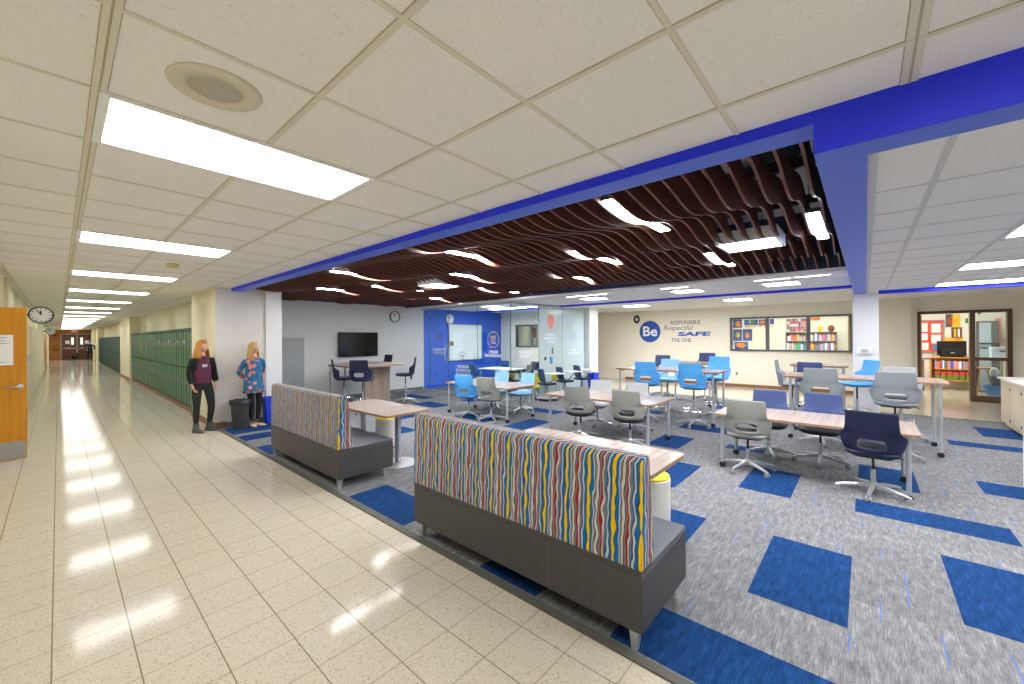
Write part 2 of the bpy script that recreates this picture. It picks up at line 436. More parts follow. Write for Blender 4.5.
for i in range(-2, 4):
    x = GX+G*i
    w = .021 if i == 0 else .011
    if i == 1:
        for a, e in zip(yy[0::2], yy[1::2]): b.box(x-w, x+w, a, e, C1-.006, C1+.001, 0); b.box(x-w-.003, x-w, a, e, C1-.003, C1+.001, 1); b.box(x+w, x+w+.003, a, e, C1-.003, C1+.001, 1)
    elif x < 2.25:
        b.box(x-w, x+w, -6.2, 54.5, C1-.006, C1+.001, 0); b.box(x-w-.003, x-w, -6.2, 54.5, C1-.003, C1+.001, 1); b.box(x+w, x+w+.003, -6.2, 54.5, C1-.003, C1+.001, 1)
        if i == 0: b.box(x-.003, x+.003, -6.2, 54.5, C1-.008, C1, 1)
# wide double tees that cross the corridor
for j in range(-14, 86):
    y = GY+G*j
    big = j in (-4, -9)
    w = .026 if big else .009
    b.box(-.6, 2.25, y-w, y+w, C1-.005, C1+.001, 0); b.box(-.6, 2.25, y+w, y+w+.004, C1-.003, C1+.001, 1)
    if big: b.box(-.6, 2.25, y-.004, y+.004, C1-.007, C1, 1)
S(b, 'trim_1', [M_TBAR, M_TBAR_D])
def troffer(x0, x1, y0, y1, z, m, label, group, name='ceiling_light'):
    t = empty(name, ((x0+x1)/2, (y0+y1)/2, z), 0, label, 'ceiling light', group)
    hx, hy = (x1-x0)/2-.001, (y1-y0)/2-.001
    f = MB(); e = .026; g = .034
    for a in ((-hx, hx, -hy, -hy+e), (-hx, hx, hy-e, hy), (-hx, -hx+g, -hy+e, hy-e), (hx-g, hx, -hy+e, hy-e)): f.box(*a, -.0095, .03)
    f.build('frame', M_LIGHTFRAME, t)
    MB().box(-hx+g, hx-g, -hy+e, hy-e, .004, .010).build('diffuser', m, t)
    return t
names = ['behind the viewer', 'just behind the viewer', 'nearest and largest, beside the speaker', 'second along the corridor', 'third along the corridor', 'fourth along the corridor', 'fifth along the corridor', 'sixth along the corridor', 'seventh along the corridor', 'eighth along the corridor', 'ninth along the corridor', 'tenth along the corridor']
for i, l in enumerate(lamps):
    w = names[i] if i < len(names) else 'in the far run of lights before the double doors'
    troffer(*l, C1, M_LAMP, 'long recessed corridor ceiling light, '+w, 'corridor ceiling lights')

# ---- blue beam along the corridor, cross beam, far beam
XB, XBi = 2.25, 2.42
b = MB()
b.box(XB, XBi, .17, 9.3, 2.65, 3.6); b.box(XB, XBi, -6.2, .17, 2.515, 3.6)
b.box(XBi, 10.45, -.012, .17, 2.515, 3.6)
S(b, 'trim_2', M_BLUE_BEAM)
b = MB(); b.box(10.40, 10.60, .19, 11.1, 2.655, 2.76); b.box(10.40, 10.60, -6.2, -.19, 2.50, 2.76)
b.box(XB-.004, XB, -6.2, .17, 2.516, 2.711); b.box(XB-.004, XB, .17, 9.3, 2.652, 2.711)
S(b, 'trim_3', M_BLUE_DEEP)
# right hand ceiling, soffit beyond canopy, ceiling beyond far beam
b = MB(); CR = 2.56
rl = [(4.95, 5.56), (7.28, 7.89), (9.65, 10.26), (2.6, 3.2)]
rl_y = (-2.1, -.90)
xs = sorted(rl)
xprev = XBi
for x0, x1 in xs:
    b.box(xprev, x0, -6.2, -.012, CR, CR+.02); b.box(x0, x1, rl_y[1], -.012, CR, CR+.02); b.box(x0, x1, -6.2, rl_y[0], CR, CR+.02); xprev = x1
b.box(xprev, 10.4, -6.2, -.012, CR, CR+.02)
b2 = MB()
b2.box(XBi, XBi+.045, -6.2, -.012, CR-.02, CR); b2.box(XBi, 10.4, -.05, -.012, CR-.022, CR)
for k in range(7): 
    y = -.29-.6096*k; b2.box(XBi, 10.4, y-.014, y+.014, CR-.006, CR+.001)
for k in range(12):
    x = 3.26+.6096*k
    if x < 10.3: b2.box(x-.007, x+.007, -6.2, -.05, CR-.004, CR+.001)
S(b, 'ceiling_right', M_TILE_W); 
for i, (x0, x1) in enumerate(rl):
    troffer(x0, x1, *rl_y, CR, M_LAMP_S, 'wide ceiling light over the right bay, '+['outside the photo', 'nearest, cut by the photo edge', 'in the middle of the bay', 'farthest, just before the far blue band'][i], 'right bay ceiling lights')
# soffit
sof = [(8.86, 9.46, .90, 1.50), (8.86, 9.46, 2.63, 3.23), (8.86, 9.46, 4.95, 5.56), (8.22, 8.36, .40, .92), (8.22, 8.36, .94, 1.52), (8.22, 8.36, 2.62, 3.22), (8.22, 8.36, 4.4, 5.55), (8.86, 9.46, 8.6, 9.2), (9.9, 10.3, 7.9, 9.9)]  # the last one is added to brighten the glass room
SZ = 2.70
def holed(b, X0, X1, Y0, Y1, z, t, holes, mi=0):
    xs = sorted({X0, X1, *[h[0] for h in holes], *[h[1] for h in holes]}); ys = sorted({Y0, Y1, *[h[2] for h in holes], *[h[3] for h in holes]})
    for i in range(len(xs)-1):
        run = None
        for j in range(len(ys)-1):
            cx, cy = (xs[i]+xs[i+1])/2, (ys[j]+ys[j+1])/2
            h = any(q[0] < cx < q[1] and q[2] < cy < q[3] for q in holes)
            if not h and run is None: run = ys[j]
            if h and run is not None: b.box(xs[i], xs[i+1], run, ys[j], z, z+t, mi); run = None
        if run is not None: b.box(xs[i], xs[i+1], run, Y1, z, z+t, mi)
b = MB(); holed(b, 7.45, 10.4, .17, 11.1, SZ, .02, sof)
b.box(7.40, 7.45, .17, 11.1, 2.64, 3.6)
b.box(8.84, 8.86, .2, .88, SZ-.004, SZ)
S(b, 'ceiling_soffit', M_TILE_W)
lab = ['square panel light on the white soffit, nearest the blue cross beam', 'square panel light on the white soffit, above the tall tables with blue stools', 'square panel light on the white soffit, nearest the glass room', 'thin strip light on the white soffit, closest to the cross beam', 'thin strip light on the white soffit, second from the cross beam', 'thin strip light on the white soffit, beside the middle square panel', 'long thin strip light on the white soffit, before the glass room', 'square panel light inside the glass room', 'long panel light added to brighten the glass room, nearer the window']
for i, h in enumerate(sof): troffer(*h, SZ, M_LAMP_S, lab[i], 'soffit lights')
far = [(12.1, 12.7, 2.3, 2.95), (12.1, 12.7, 5.2, 5.95)]
b = MB(); holed(b, 10.6, 15.6, -6.2, 11.1, C1, .02, far)
for k in range(8): b2.box(10.6+.6096*k, 10.612+.6096*k, -6.2, 11.1, C1-.003, C1+.001)
S(b, 'ceiling_far', M_TILE); S(b2, 'trim_4', M_TBAR_W)
lab = ['square light on the far ceiling between the wall lettering and the wide window', 'square light on the far ceiling left of the round wall sign', 'square light on the far ceiling behind the white column', 'square light on the far ceiling outside the classroom door', 'square light on the far ceiling nearest the classroom glass']
for i, h in enumerate(far): troffer(*h, C1, M_LAMP_F, lab[i], 'far ceiling lights')

# ---- canopy plenum
b = MB(); b.box(XBi, 7.4, .17, 11.1, 3.55, 3.6)
S(b, 'ceiling_plenum', mat('plenum_deck', '#f1f3f5', .8))
b = MB(); b.box(XBi, XBi+.01, .17, 9.3, 2.66, 3.55); b.box(XBi, 7.4, .17, .18, 2.60, 3.55); b.box(7.39, 7.40, .17, 11.1, 2.68, 3.55); b.box(XBi, 7.4, 11.09, 11.1, 2.72, 3.55)
S(b, 'trim_5', mat('plenum_side', '#33456a', .7))
# ---- walls
WB = 11.1
b = MB(); b.box(3.13, 8.1, WB, WB+.12, 0, 3.6); S(b, 'wall_back', M_WALL_WHITE)
b = MB(); b.box(8.1, 11.9, WB, WB+.12, 0, 3.6); S(b, 'wall_back_blue', M_BLUE_WALL)
b = MB(); b.box(11.9, 15.4, WB, WB+.12, 0, 3.0); S(b, 'wall_back_far', M_WALL_CREAM)
b = MB(); b.box(1.98, 2.83, 9.3, 9.9, 0, C1+.6); b.box(2.35, 3.13, 9.9, WB+.12, 0, 3.6); S(b, 'wall_column', M_BLOCK_GREY)
b = MB(); b.box(2.83, 3.13, 9.26, 9.9, 0, 3.3); S(b, 'wall_column_bright', M_WALL_WHITE)
b = MB(); b.box(1.985, 2.36, 9.9, 11.35, 0, C1+.02); b.box(1.975, 1.98, 9.32, 9.9, 0, C1); S(b, 'wall_pilaster', M_BLOCK_YEL)
b = MB(); b.box(2.35, 2.45, 11.1, 54.2, 0, C1+.02); b.box(2.0, 2.36, 23.4, 27.3, 0, C1); b.box(2.0, 2.36, 48.5, 54, 0, C1); b.box(2.0, 2.36, 44, 46, 0, C1); S(b, 'wall_corridor_right', M_BLOCK_YEL)
b = MB(); b.box(-.95, -.80, 9.2, 54.2, 0, C1+.02); b.box(-.80, -.57, 9.2, 54.2, 2.12, C1+.02); b.box(-.80, -.54, 41.0, 54, 0, 2.12)
b.box(-.72, -.55, -6.2, 9.2, 2.24, C1+.02); b.box(-1.5, -1.4, -6.2, 9.3, 0, C1+.02); b.box(-1.4, -.80, 9.24, 9.35, 0, C1+.02)
for y in (10.2, 15.5, 20.9, 26.2): b.box(-.575, -.53, y, y+.35, 2.12, C1)
S(b, 'wall_corridor_left', M_BLOCK_YEL)
b = MB(); b.box(-1.5, 15.5, -6.25, -6.15, 0, 3.0); S(b, 'wall_behind', M_WALL_CREAM)
b = MB(); b.box(-.7, 2.45, 54, 54.15, 0, C1+.02); S(b, 'wall_end', M_BRICK)
# Be wall with window opening
b = MB(); W0, W1, WZ0, WZ1 = .30, 3.47, 1.21, 2.33
b.box(15.2, 15.32, -.92, W0, 0, C1+.02); b.box(15.2, 15.32, W1, WB, 0, C1+.02); b.box(15.2, 15.32, W0, W1, 0, WZ0); b.box(15.2, 15.32, W0, W1, WZ1, C1+.02)
D0, D1, DZ = -1.04, -2.68, 2.33
b.box(15.32, 15.5, -1.04, -.92, 0, C1+.02); b.box(15.4, 15.52, -1.04, -.92, 0, C1+.02); b.box(15.4, 15.52, -6.2, D1, 0, C1+.02); b.box(15.4, 15.52, D1, D0, DZ, C1+.02)
S(b, 'wall_right', M_BLOCK_CREAM)
b = MB(); b.box(15.18, 15.2, -.9, 7.3, 0, .10); b.box(15.38, 15.4, -6, D1-.1, 0, .1); b.box(1.96, 2.36, 11.34, 11.36, 0, .12); b.box(1.965, 1.98, 9.28, 11.35, 0, .12); b.box(1.965, 2.15, 9.285, 9.3, 0, .12); b.box(1.985, 2.0, 23.4, 27.3, 0, .10)
S(b, 'baseboard_right', M_BROWN_TRIM)
b = MB(); b.box(3.142, 8.06, WB-.012, WB, 0, .10); b.box(2.15, 2.83, 9.288, 9.3, 0, .10); b.box(2.83, 3.142, 9.248, 9.26, 0, .10); b.box(3.13, 3.142, 9.26, WB, 0, .1)
S(b, 'baseboard_back', mat('grey_base', '#6d7278', .6))
# white columns
b = MB(); b.box(10.42, 11.1, -.19, .19, 0, 2.515); S(b, 'wall_column_white', mat('column_white', '#dfe0e8', .6))
b = MB(); b.box(11.9, 12.45, 7.0, 7.35, 0, C1); S(b, 'wall_column_glass_room', mat('column_white2', '#e6e7e8', .6))
# window in Be wall
f = MB(); e = .055
f.box(15.14, 15.34, W0, W1, WZ0, WZ0+e); f.box(15.14, 15.34, W0, W1, WZ1-e, WZ1); f.box(15.14, 15.34, W0, W0+e, WZ0+e, WZ1-e); f.box(15.14, 15.34, W1-e, W1, WZ0+e, WZ1-e)
for y in (2.39, 1.315): f.box(15.15, 15.33, y-.045, y+.045, WZ0+e, WZ1-e)
wf = S(f, 'window_1', M_GREYFRAME)
for y0, y1 in ((W0+e, 1.27), (1.36, 2.345), (2.435, W1-e)): MB().box(15.23, 15.236, y0, y1, WZ0+e, WZ1-e).build('pane', M_GLASS, wf)
# classroom entrance: frame, side light
f = MB()
f.box(15.36, 15.54, D1, D0, DZ-.07, DZ); f.box(15.36, 15.54, D0-.06, D0, 0, DZ-.07); f.box(15.36, 15.54, D1, D1+.08, 0, DZ-.07); f.box(15.36, 15.54, -2.08, -1.99, 0, DZ-.07)
f.box(15.38, 15.52, D1+.08, -2.08, 1.05, 1.13); f.box(15.38, 15.52, D1+.08, -2.08, 0, .16)
df = S(f, 'window_2', M_BRONZE)
MB().box(15.44, 15.446, D1+.08, -2.08, 1.13, DZ-.07).build('pane', M_GLASS, df); MB().box(15.44, 15.446, D1+.08, -2.08, .16, 1.05).build('pane', M_GLASS, df)
# open classroom door leaf
dl = MB(); dl.box(0, .9, -.022, .022, .01, 2.24)
d = dl.build('door_1', M_DOOROAK); d.location = (15.54, -1.12, 0); d.rotation_euler = (0, 0, -.05); d['kind'] = 'structure'
h = MB(); h.tube([(.82, -.02, 1.02), (.82, -.07, 1.02), (.72, -.075, 1.02)], .011); h.build('door_handle', M_SILVER, d)
# rooms beyond the far wall
RB = 18.9
b = MB(); b.box(RB, RB+.1, -6.2, 6, 0, 2.8); b.box(15.32, RB, -.75, -.65, 0, 2.8); b.box(15.5, RB, -3.35, -3.25, 0, 2.8); b.box(15.32, RB, 5.6, 5.7, 0, 2.8); S(b, 'wall_classroom', mat('classroom_white', '#f3f1e6', .7))
b = MB(); b.box(15.32, RB, -3.3, 5.7, 2.72, 2.76); S(b, 'ceiling_classroom', M_TILE)
for (x, y, l) in ((16.9, 2.6, 'unseen ceiling light added in the room behind the wide window, left'), (16.9, 1.0, 'unseen ceiling light added in the room behind the wide window, right'), (16.9, -1.7, 'unseen ceiling light added in the classroom behind the open door')):
    troffer(x-.3, x+.3, y-.6, y+.6, 2.715, M_LAMP_R, l, 'added classroom lights')  # unseen lights, added to brighten the rooms beyond the far wall

# ---- glass meeting room
XG, YG, XE, ZG = 8.1, 7.2, 11.9, 2.67
b = MB(); b.box(XE, XE+.1, YG+.15, 9.2, 0, C1); b.box(XE, XE+.1, 10.3, WB, 0, C1); b.box(XE, XE+.1, 9.2, 10.3, 0, 1.34); b.box(XE, XE+.1, 9.2, 10.3, 2.2, C1); S(b, 'wall_glass_room_right', M_BLOCK_CREAM)
f = MB(); f.box(XE-.03, XE+.08, 9.2, 10.3, 1.34, 1.40); f.box(XE-.03, XE+.08, 9.2, 10.3, 2.14, 2.2); f.box(XE-.03, XE+.08, 9.2, 9.26, 1.4, 2.14); f.box(XE-.03, XE+.08, 10.24, 10.3, 1.4, 2.14); f.box(XE-.03, XE+.08, 9.5, 9.56, 1.4, 2.14)
w3 = S(f, 'window_3', M_GREYFRAME); MB().box(XE+.03, XE+.036, 9.26, 10.24, 1.4, 2.14).build('pane', M_GLASS, w3)
tr = MB(); tr.box(XG-.012, XG+.012, YG, WB, ZG-.03, ZG+.02); tr.box(XG, XE, YG-.012, YG+.012, ZG-.03, ZG+.02)
tr.box(XG-.01, XG+.01, YG, WB, .006, .03); tr.box(XG, XE, YG-.01, YG+.01, .006, .03); S(tr, 'trim_6', M_SILVER)
def pane(x0, x1, y0, y1, m, n):
    o = S(MB().box(x0, x1, y0, y1, .03, ZG-.03), 'window_%d' % n, m); return o
ys = [YG+.015, 8.5, 9.8, 10.77, WB-.01]
for i in range(4): pane(XG-.005, XG+.005, ys[i]+.004, ys[i+1]-.004, M_GLASS, 4+i)
xs = [XG+.012, 9.35]
pane(xs[0], 9.346, YG-.005, YG+.005, M_GLASS, 8)
pane(9.354, 10.566, YG-.005, YG+.005, M_FROST, 9); pane(10.574, 11.89, YG-.005, YG+.005, M_FROST, 10)
b = MB(); b.box(XG-.008, XG+.008, YG-.008, YG+.008, .03, ZG); 
for x in (9.35, 10.57): b.box(x-.004, x+.004, YG-.007, YG+.007, .03, ZG)
for y in ys[1:4]: b.box(XG-.007, XG+.007, y-.003, y+.003, .03, ZG)
S(b, 'trim_7', mat('glass_edge', '#31544f', .3))
# pull handle of the glass door
h = MB(); h.tube([(XG-.03, 9.92, .92), (XG-.06, 9.92, .92), (XG-.06, 9.92, 1.5), (XG-.03, 9.92, 1.5)], .014); h.tube([(XG+.03, 9.92, .92), (XG+.06, 9.92, .92), (XG+.06, 9.92, 1.5), (XG+.03, 9.92, 1.5)], .014)
h.box(XG-.06, XG-.01, 9.9, 9.94, 1.0, 1.03); h.box(XG-.06, XG-.01, 9.9, 9.94, 1.40, 1.43)
tag(h.build('pull_bar', M_CHROME, smooth=True), 'vertical chrome pull bar on the glass room door', 'pull bar')
# end of corridor: double doors
for i, x0 in enumerate((.22, 1.20)):
    L = MB().box(x0, x0+.86, 53.93, 53.99, .02, 2.25).build('door_%d' % (2+i), mat('maroon_door', '#6e4038', .5)); struct(L)
    xx = x0+.55 if i == 0 else x0+.14
    MB().box(xx, xx+.16, 53.91, 53.935, 1.35, 2.0).build('door_window', mat('daylight_pane', '#e4efe6', .3, emit=.6), L)
    MB().box(x0+.2 if i == 0 else x0+.42, x0+.46 if i == 0 else x0+.68, 53.915, 53.935, 1.42, 1.72).build('notice', M_PAPER, L)
    MB().box(x0+.06, x0+.8, 53.88, 53.93, 1.0, 1.06).build('push_bar', M_SILVER, L)
S(MB().box(.12, .22, 53.9, 54, 0, 2.35).box(1.09, 1.19, 53.9, 54, 0, 2.3).box(2.06, 2.16, 53.9, 54, 0, 2.35).box(.12, 2.16, 53.9, 54, 2.25, 2.37), 'trim_8', mat('steel_jamb', '#a59a8d', .5))
# orange door far down on the left
L = struct(MB().box(-.55, -.5, 33.0, 40.5, .02, 2.1).build('door_4', M_DOOROAK))
# ================================================================== things of the corridor
def locker_unit(name, tiers, m, m2, h, w, label, cat, group, parts=True):
    """front towards -X, width along +Y from 0 to w"""
    t = empty(name, (0, 0, 0), 0, label, cat, group)
    b = MB(); b.box(0, .27, 0, w, .12, h); b.box(.02, .27, 0, w, 0, .12, 1); b.box(-.002, 0, 0, w, .12, h, 1); b.box(-.021, 0, .0, .018, .12, h, 1)
    b.build('body', [m, m2], t)
    dh = (h-.14)/tiers
    for k in range(tiers):
        z0 = .13+dh*k
        d = MB(); d.box(-.016, 0, .022, w-.022, z0+.018, z0+dh-.014)
        for q in range(3): d.box(-.0155, -.013, w*.3, w*.7, z0+dh-.10+q*.022, z0+dh-.092+q*.022, 1)
        o = d.build('door', [m, m2], t)
        hb = MB(); hb.box(-.036, -.016, w*.16, w*.28, z0+dh*.55, z0+dh*.55+.14); hb.build('handle', M_SILVER, o)
    return t
proto = locker_unit('locker', 2, M_LOCK_G, M_LOCK_G2, 1.93, .3048, 'green two-tier metal locker in the row along the right corridor wall', 'locker', 'green lockers in the near bank on the right corridor wall')
proto.location = (2.06, 11.37, 0)
for k in range(1, 39):
    c = copy_tree(proto); c.location = (2.06, 11.37+.3048*k, 0)
ld = MB(); ld.box(2.035, 2.35, 11.36, 23.35, 1.935, 1.985); ld.box(2.05, 2.08, 11.36, 23.35, 0, .10, 1); S(ld, 'trim_9', [M_LOCK_G2, M_BROWN_TRIM])
for k, y in enumerate((12.5, 13.35, 14.6, 16.2, 18.7, 20.2)):
    w_, h_ = (.09, .07) if k < 4 else (.11, .42)
    z_ = 1.62 if k < 4 else 1.25
    tag(MB().box(2.04, 2.044, y, y+w_, z_, z_+h_).build('locker_notice', mat('pink_card', '#e0a6a0', .7) if k >= 4 else M_PAPER),
        ['small white card on a green locker, nearest the standing woman', 'small white card on a green locker, second from the woman', 'small white card on a green locker, third from the woman', 'small white card on a green locker, fourth from the woman', 'tall pink paper on a green locker, nearer one', 'tall pink paper on a green locker, farther one'][k], 'paper', 'papers on the green lockers')
def single_locker(name, m, m2, h, w, label, group):
    b = MB(); b.box(0, .27, 0, w, .12, h); b.box(.02, .27, 0, w, 0, .12, 1); b.box(-.012, 0, .012, w-.012, .14, h*.55 if h > 2 else h*.53); b.box(-.012, 0, .012, w-.012, h*.55, h-.01)
    b.box(-.022, 0, .0, .022, .12, h, 1)
    return tag(b.build(name, [m, m2]), label, 'locker', group)
p2 = single_locker('locker', mat('locker_teal', '#4f7d78', .35), mat('locker_teal_dark', '#33554f', .5), 1.9, .3048, 'teal locker in the distant bank beyond the corridor pilaster', 'teal lockers in the distant bank on the right')
p2.location = (2.06, 27.4, 0)
for k in range(1, 54):
    c = p2.copy(); COL.objects.link(c); c.location = (2.06, 27.4+.3048*k, 0)
# cream lockers, left side (front towards +X)
p3 = locker_unit('locker', 1, M_LOCK_C, M_LOCK_C2, 2.1, .3048, 'cream metal locker in the long bank on the left corridor wall', 'locker', 'cream lockers on the left corridor wall')
p3.location = (-.51, 9.66, 0); p3.rotation_euler = (0, 0, PI)
far3 = None
for k in range(1, 24):
    c = copy_tree(p3); c.location = (-.51, 9.66+.3048*k, 0)
p4 = single_locker('locker', M_LOCK_C, M_LOCK_C2, 2.1, .3048, 'cream metal locker far down the left corridor wall', 'cream lockers farther down the left wall')
p4.rotation_euler = (0, 0, PI); p4.location = (-.51, 16.98, 0)
for k in range(1, 53):
    c = p4.copy(); COL.objects.link(c); c.location = (-.51, 16.98+.3048*k, 0)
for k in range(6):
    tag(MB().box(-.512, -.500, 10.4+k*2.4, 10.55+k*2.4, .06, .14).build('vent_grille', M_BLACK), 'small dark vent low on the cream locker base', 'vent', 'vents along the cream locker base')
# orange door, open
t = empty('open_door', (-1.24, 9.12, 0), 0, 'open amber oak door with kick plate and posted notice at left edge', 'door')
MB().box(0, .94, -.022, .022, .02, 2.18).build('door_leaf', M_DOOROAK, t, bevel=.002)
MB().box(.01, .93, -.026, -.022, .03, .27).build('kick_plate', M_KICK, t)
lv = MB(); lv.lathe([(.035, 0), (.035, .012), (.03, .018)], 20); o = lv.build('handle_rose', M_SILVER, t, smooth=False); o.rotation_euler = (PI/2, 0, 0); o.location = (.875, -.022, 1.05)
h = MB(); h.tube([(.875, -.022, 1.05), (.875, -.075, 1.05), (.86, -.085, 1.05), (.75, -.08, 1.045)], [.014, .014, .013, .010], 10); h.build('lever', M_SILVER, t, smooth=True)
n = MB(); n.box(.50, .815, -.0235, -.022, 1.36, 1.79); nn = n.build('notice', M_PAPER, t)
n = MB()
for k, (x0, x1, z) in enumerate([(.55, .76, 1.745), (.53, .74, 1.70), (.53, .78, 1.665), (.53, .70, 1.63), (.54, .66, 1.50)]): n.box(x0, x1, -.0243, -.0235, z, z+.006)
n.box(.53, .78, -.0243, -.0235, 1.40, 1.405); n.box(.53, .535, -.0243, -.0235, 1.40, 1.6)
n.build('printed_lines', mat('ink_blue', '#6a76a8', .7), nn)
for z in (.3, 1.1, 1.9): MB().box(-.02, .0, -.03, .0, z, z+.1).build('hinge', M_SILVER, t)

def wall_clock(loc, r, face, label, rim=M_BLACK, name='wall_clock', dial=None, hands=(0, 10)):
    t = empty(name, loc, 0, label, 'clock')
    A = (0, 0, 0)
    def mk(nm, m, rr, inner, d0, d1):
        b = MB(); n = 36
        def P(R, d): return [((-d, R*math.cos(2*PI*k/n), R*math.sin(2*PI*k/n)) if face == '-X' else (R*math.cos(2*PI*k/n), -d, R*math.sin(2*PI*k/n))) for k in range(n)]
        if inner: b.rings([P(inner, d0), P(inner, d1), P(rr, d1), P(rr, d0), P(inner, d0)], cap=False)
        else: b.rings([P(rr, d0), P(rr, d1)])
        return b.build(nm, m, t)
    mk('rim', rim, r, r*.88, 0, .04); mk('dial', dial or M_PAPER, r*.89, 0, 0, .022)
    tk = MB()
    for k in range(12):
        a = 2*PI*k/12; R0, R1 = r*.66, r*.82
        for s in (-1, 1): pass
        c, s_ = math.cos(a), math.sin(a); w = .006*r/.15
        q = [(c*R0-s_*w, s_*R0+c*w), (c*R1-s_*w, s_*R1+c*w), (c*R1+s_*w, s_*R1-c*w), (c*R0+s_*w, s_*R0-c*w)]
        f = (lambda u, v, d: (-d, u, v)) if face == '-X' else (lambda u, v, d: (u, -d, v))
        tk.add([f(u, v, .0235) for u, v in q]+[f(u, v, .0225) for u, v in q], [(0, 1, 2, 3), (0, 1, 5, 4), (2, 3, 7, 6)])
    tk.build('hour_marks', M_BLACK, t)
    for nm, (a, L, w) in {'hour_hand': (PI/2+.12, r*.5, .009), 'minute_hand': (PI/2+.55, r*.72, .006)}.items():
        c, s_ = math.cos(a), math.sin(a); w *= r/.15
        q = [(-s_*w, c*w), (c*L-s_*w, s_*L+c*w), (c*L+s_*w, s_*L-c*w), (s_*w, -c*w)]
        b = MB(); b.add([f(u, v, .026) for u, v in q]+[f(u, v, .029) for u, v in q], [(0, 1, 2, 3), (4, 5, 6, 7), (0, 1, 5, 4), (1, 2, 6, 5), (2, 3, 7, 6), (3, 0, 4, 7)]); b.build(nm, M_BLACK, t)
    return t
ck = wall_clock((-.19, 10.5, 2.14), .145, '-Y', 'round black-rimmed clock on a bracket from the left corridor wall', name='bracket_clock')
b = MB(); b.cyl((0, 0), .145, .001, .05, 36); o = b.build('housing', M_BLACK, ck); o.rotation_euler = (-PI/2, 0, 0); o.location = (0, 0, 0)
b = MB(); b.box(-.30, -.14, .02, .05, -.02, .02); b.box(-.315, -.30, -.02, .09, -.04, .07); b.build('bracket', M_BLACK, ck)
ck = wall_clock((-.27, 32.4, 2.2), .19, '-Y', 'second round bracket clock, smaller and farther down the corridor', rim=mat('sage_rim', '#8d9a74', .5), name='bracket_clock')
MB().box(-.30, -.18, .0, .04, -.02, .02).build('bracket', M_BLACK, ck)
wall_clock((7.0, WB, 2.385), .18, '-Y', 'round black-rimmed wall clock on the white wall above the television')
wall_clock((9.22, WB-.0, 2.38), .17, '-Y', 'white-rimmed round clock on the blue wall in the glass room', rim=mat('pale_rim', '#dfe3ea', .4))
# ceiling speaker and detector
sp = empty('ceiling_speaker', (.425, 1.952, C1), 0, 'round white ceiling speaker beside the nearest corridor light', 'speaker')
MB().lathe([(.088, 0), (.089, -.008), (.155, -.005), (.158, 0)], 48).build('ring', mat('speaker_ring', '#d8d2bf', .5), sp, smooth=True)
MB().lathe([(.002, -.011), (.05, -.010), (.084, -.007), (.089, -.003)], 40).build('grille', mat('speaker_grille', '#b7b2a4', .7), sp, smooth=True)
sd = empty('smoke_detector', (1.01, 6.89, C1), 0, 'small round yellowed smoke detector on the corridor ceiling', 'smoke detector')
MB().lathe([(.07, 0), (.07, -.02), (.055, -.04), (.002, -.045)], 24).build('housing', mat('aged_plastic', '#d9c88e', .5), sd, smooth=True)
MB().lathe([(.045, -.038), (.045, -.048), (.002, -.05)], 20).build('sensor_cap', mat('aged_plastic2', '#c9b67c', .5), sd)
ex = empty('exit_sign', (.9, 50, 2.52), 0, 'exit sign hanging from the ceiling near the far double doors', 'sign')
MB().box(-.18, .18, -.03, .03, -.1, .1).build('sign_box', mat('exit_pink', '#eec4b4', .5), ex); MB().box(-.02, .02, -.02, .02, .1, .19).build('mount', M_SILVER, ex)
text('lettering', 'EXIT', .16, mat('exit_red', '#d23a2a', .5, emit=.5), (.9, 49.965, 2.51), '-Y', ex)
for i, (x0, x1, z) in enumerate([(-.40, -.08, 2.1), (-.3, 0, .82), (1.75, 2.05, 2.12)]):
    tag(MB().box(x0, x1, 53.96, 53.995, z, z+.12).build('wall_plaque', mat('maroon_plaque', '#8c2028', .5)), ['dark red plaque high on the orange end wall', 'dark red plaque low on the orange end wall', 'dark red plaque right of the far double doors'][i], 'plaque')
bk = MB(); bk.ell((1.0, 53.0, .24), (.26, .2, .24), 14, 8); bk.ell((1.12, 52.95, .42), (.12, .12, .2), 10, 6)
tag(bk.build('bag', M_BLACK, smooth=True), 'black bag lying before the far double doors', 'bag')

# ---- wooden wave baffles
def zb(x, y): return 2.725+.048*math.sin(2*PI*x/1.35+y*.95+1.2)+.008*math.sin(2*PI*x/.9-y*.7)
fin_ys = [.265+.127*k for k in range(85)]
trof = [(4.78, 5.34, .66, 1.24), (4.55, 5.15, 5.85, 6.42)]
FG = 'walnut wave baffles of the ceiling canopy'
for i, y in enumerate(fin_ys):
    b = MB(); hid = any(t_[2]-.03 < y < t_[3]+.03 for t_ in trof)
    segs = [(XBi+.012 if y < 9.25 else 3.215, 7.385)]
    if hid:
        t_ = trof[0] if y < 3 else trof[1]
        segs = [(segs[0][0], t_[0]-.05), (t_[1]+.05, 7.385)]
    for a, e in segs:
        n = max(4, int((e-a)/.075)); th = .009
        for q in range(n+1):
            x = a+(e-a)*q/n; z = zb(x, y); 
            tp = .21+.012*math.sin(2*PI*x/1.25+y*1.05+2.4)
            if hid and (e < 5 and e-x < .45): tp *= max(.12, (e-x)/.45)
            b.v += [(x, y-th, z), (x, y+th, z), (x, y+th, z+tp), (x, y-th, z+tp)]
        o = len(b.v)-4*(n+1)
        for q in range(n):
            p, r = o+4*q, o+4*q+4
            b.f += [(p, r, r+1, p+1), (p+1, r+1, r+2, p+2), (p+2, r+2, r+3, p+3), (p+3, r+3, r, p)]; b.m += [1, 0, 0, 0]
        b.f += [(o, o+1, o+2, o+3), (o+4*n+3, o+4*n+2, o+4*n+1, o+4*n)]; b.m += [0, 0]
    ob = b.build('ceiling_baffle', [M_BAFFLE, M_BAFFLE_E]); tag(ob, 'thin dark walnut board with wavy lower edge in the ceiling canopy', 'ceiling baffle', FG)
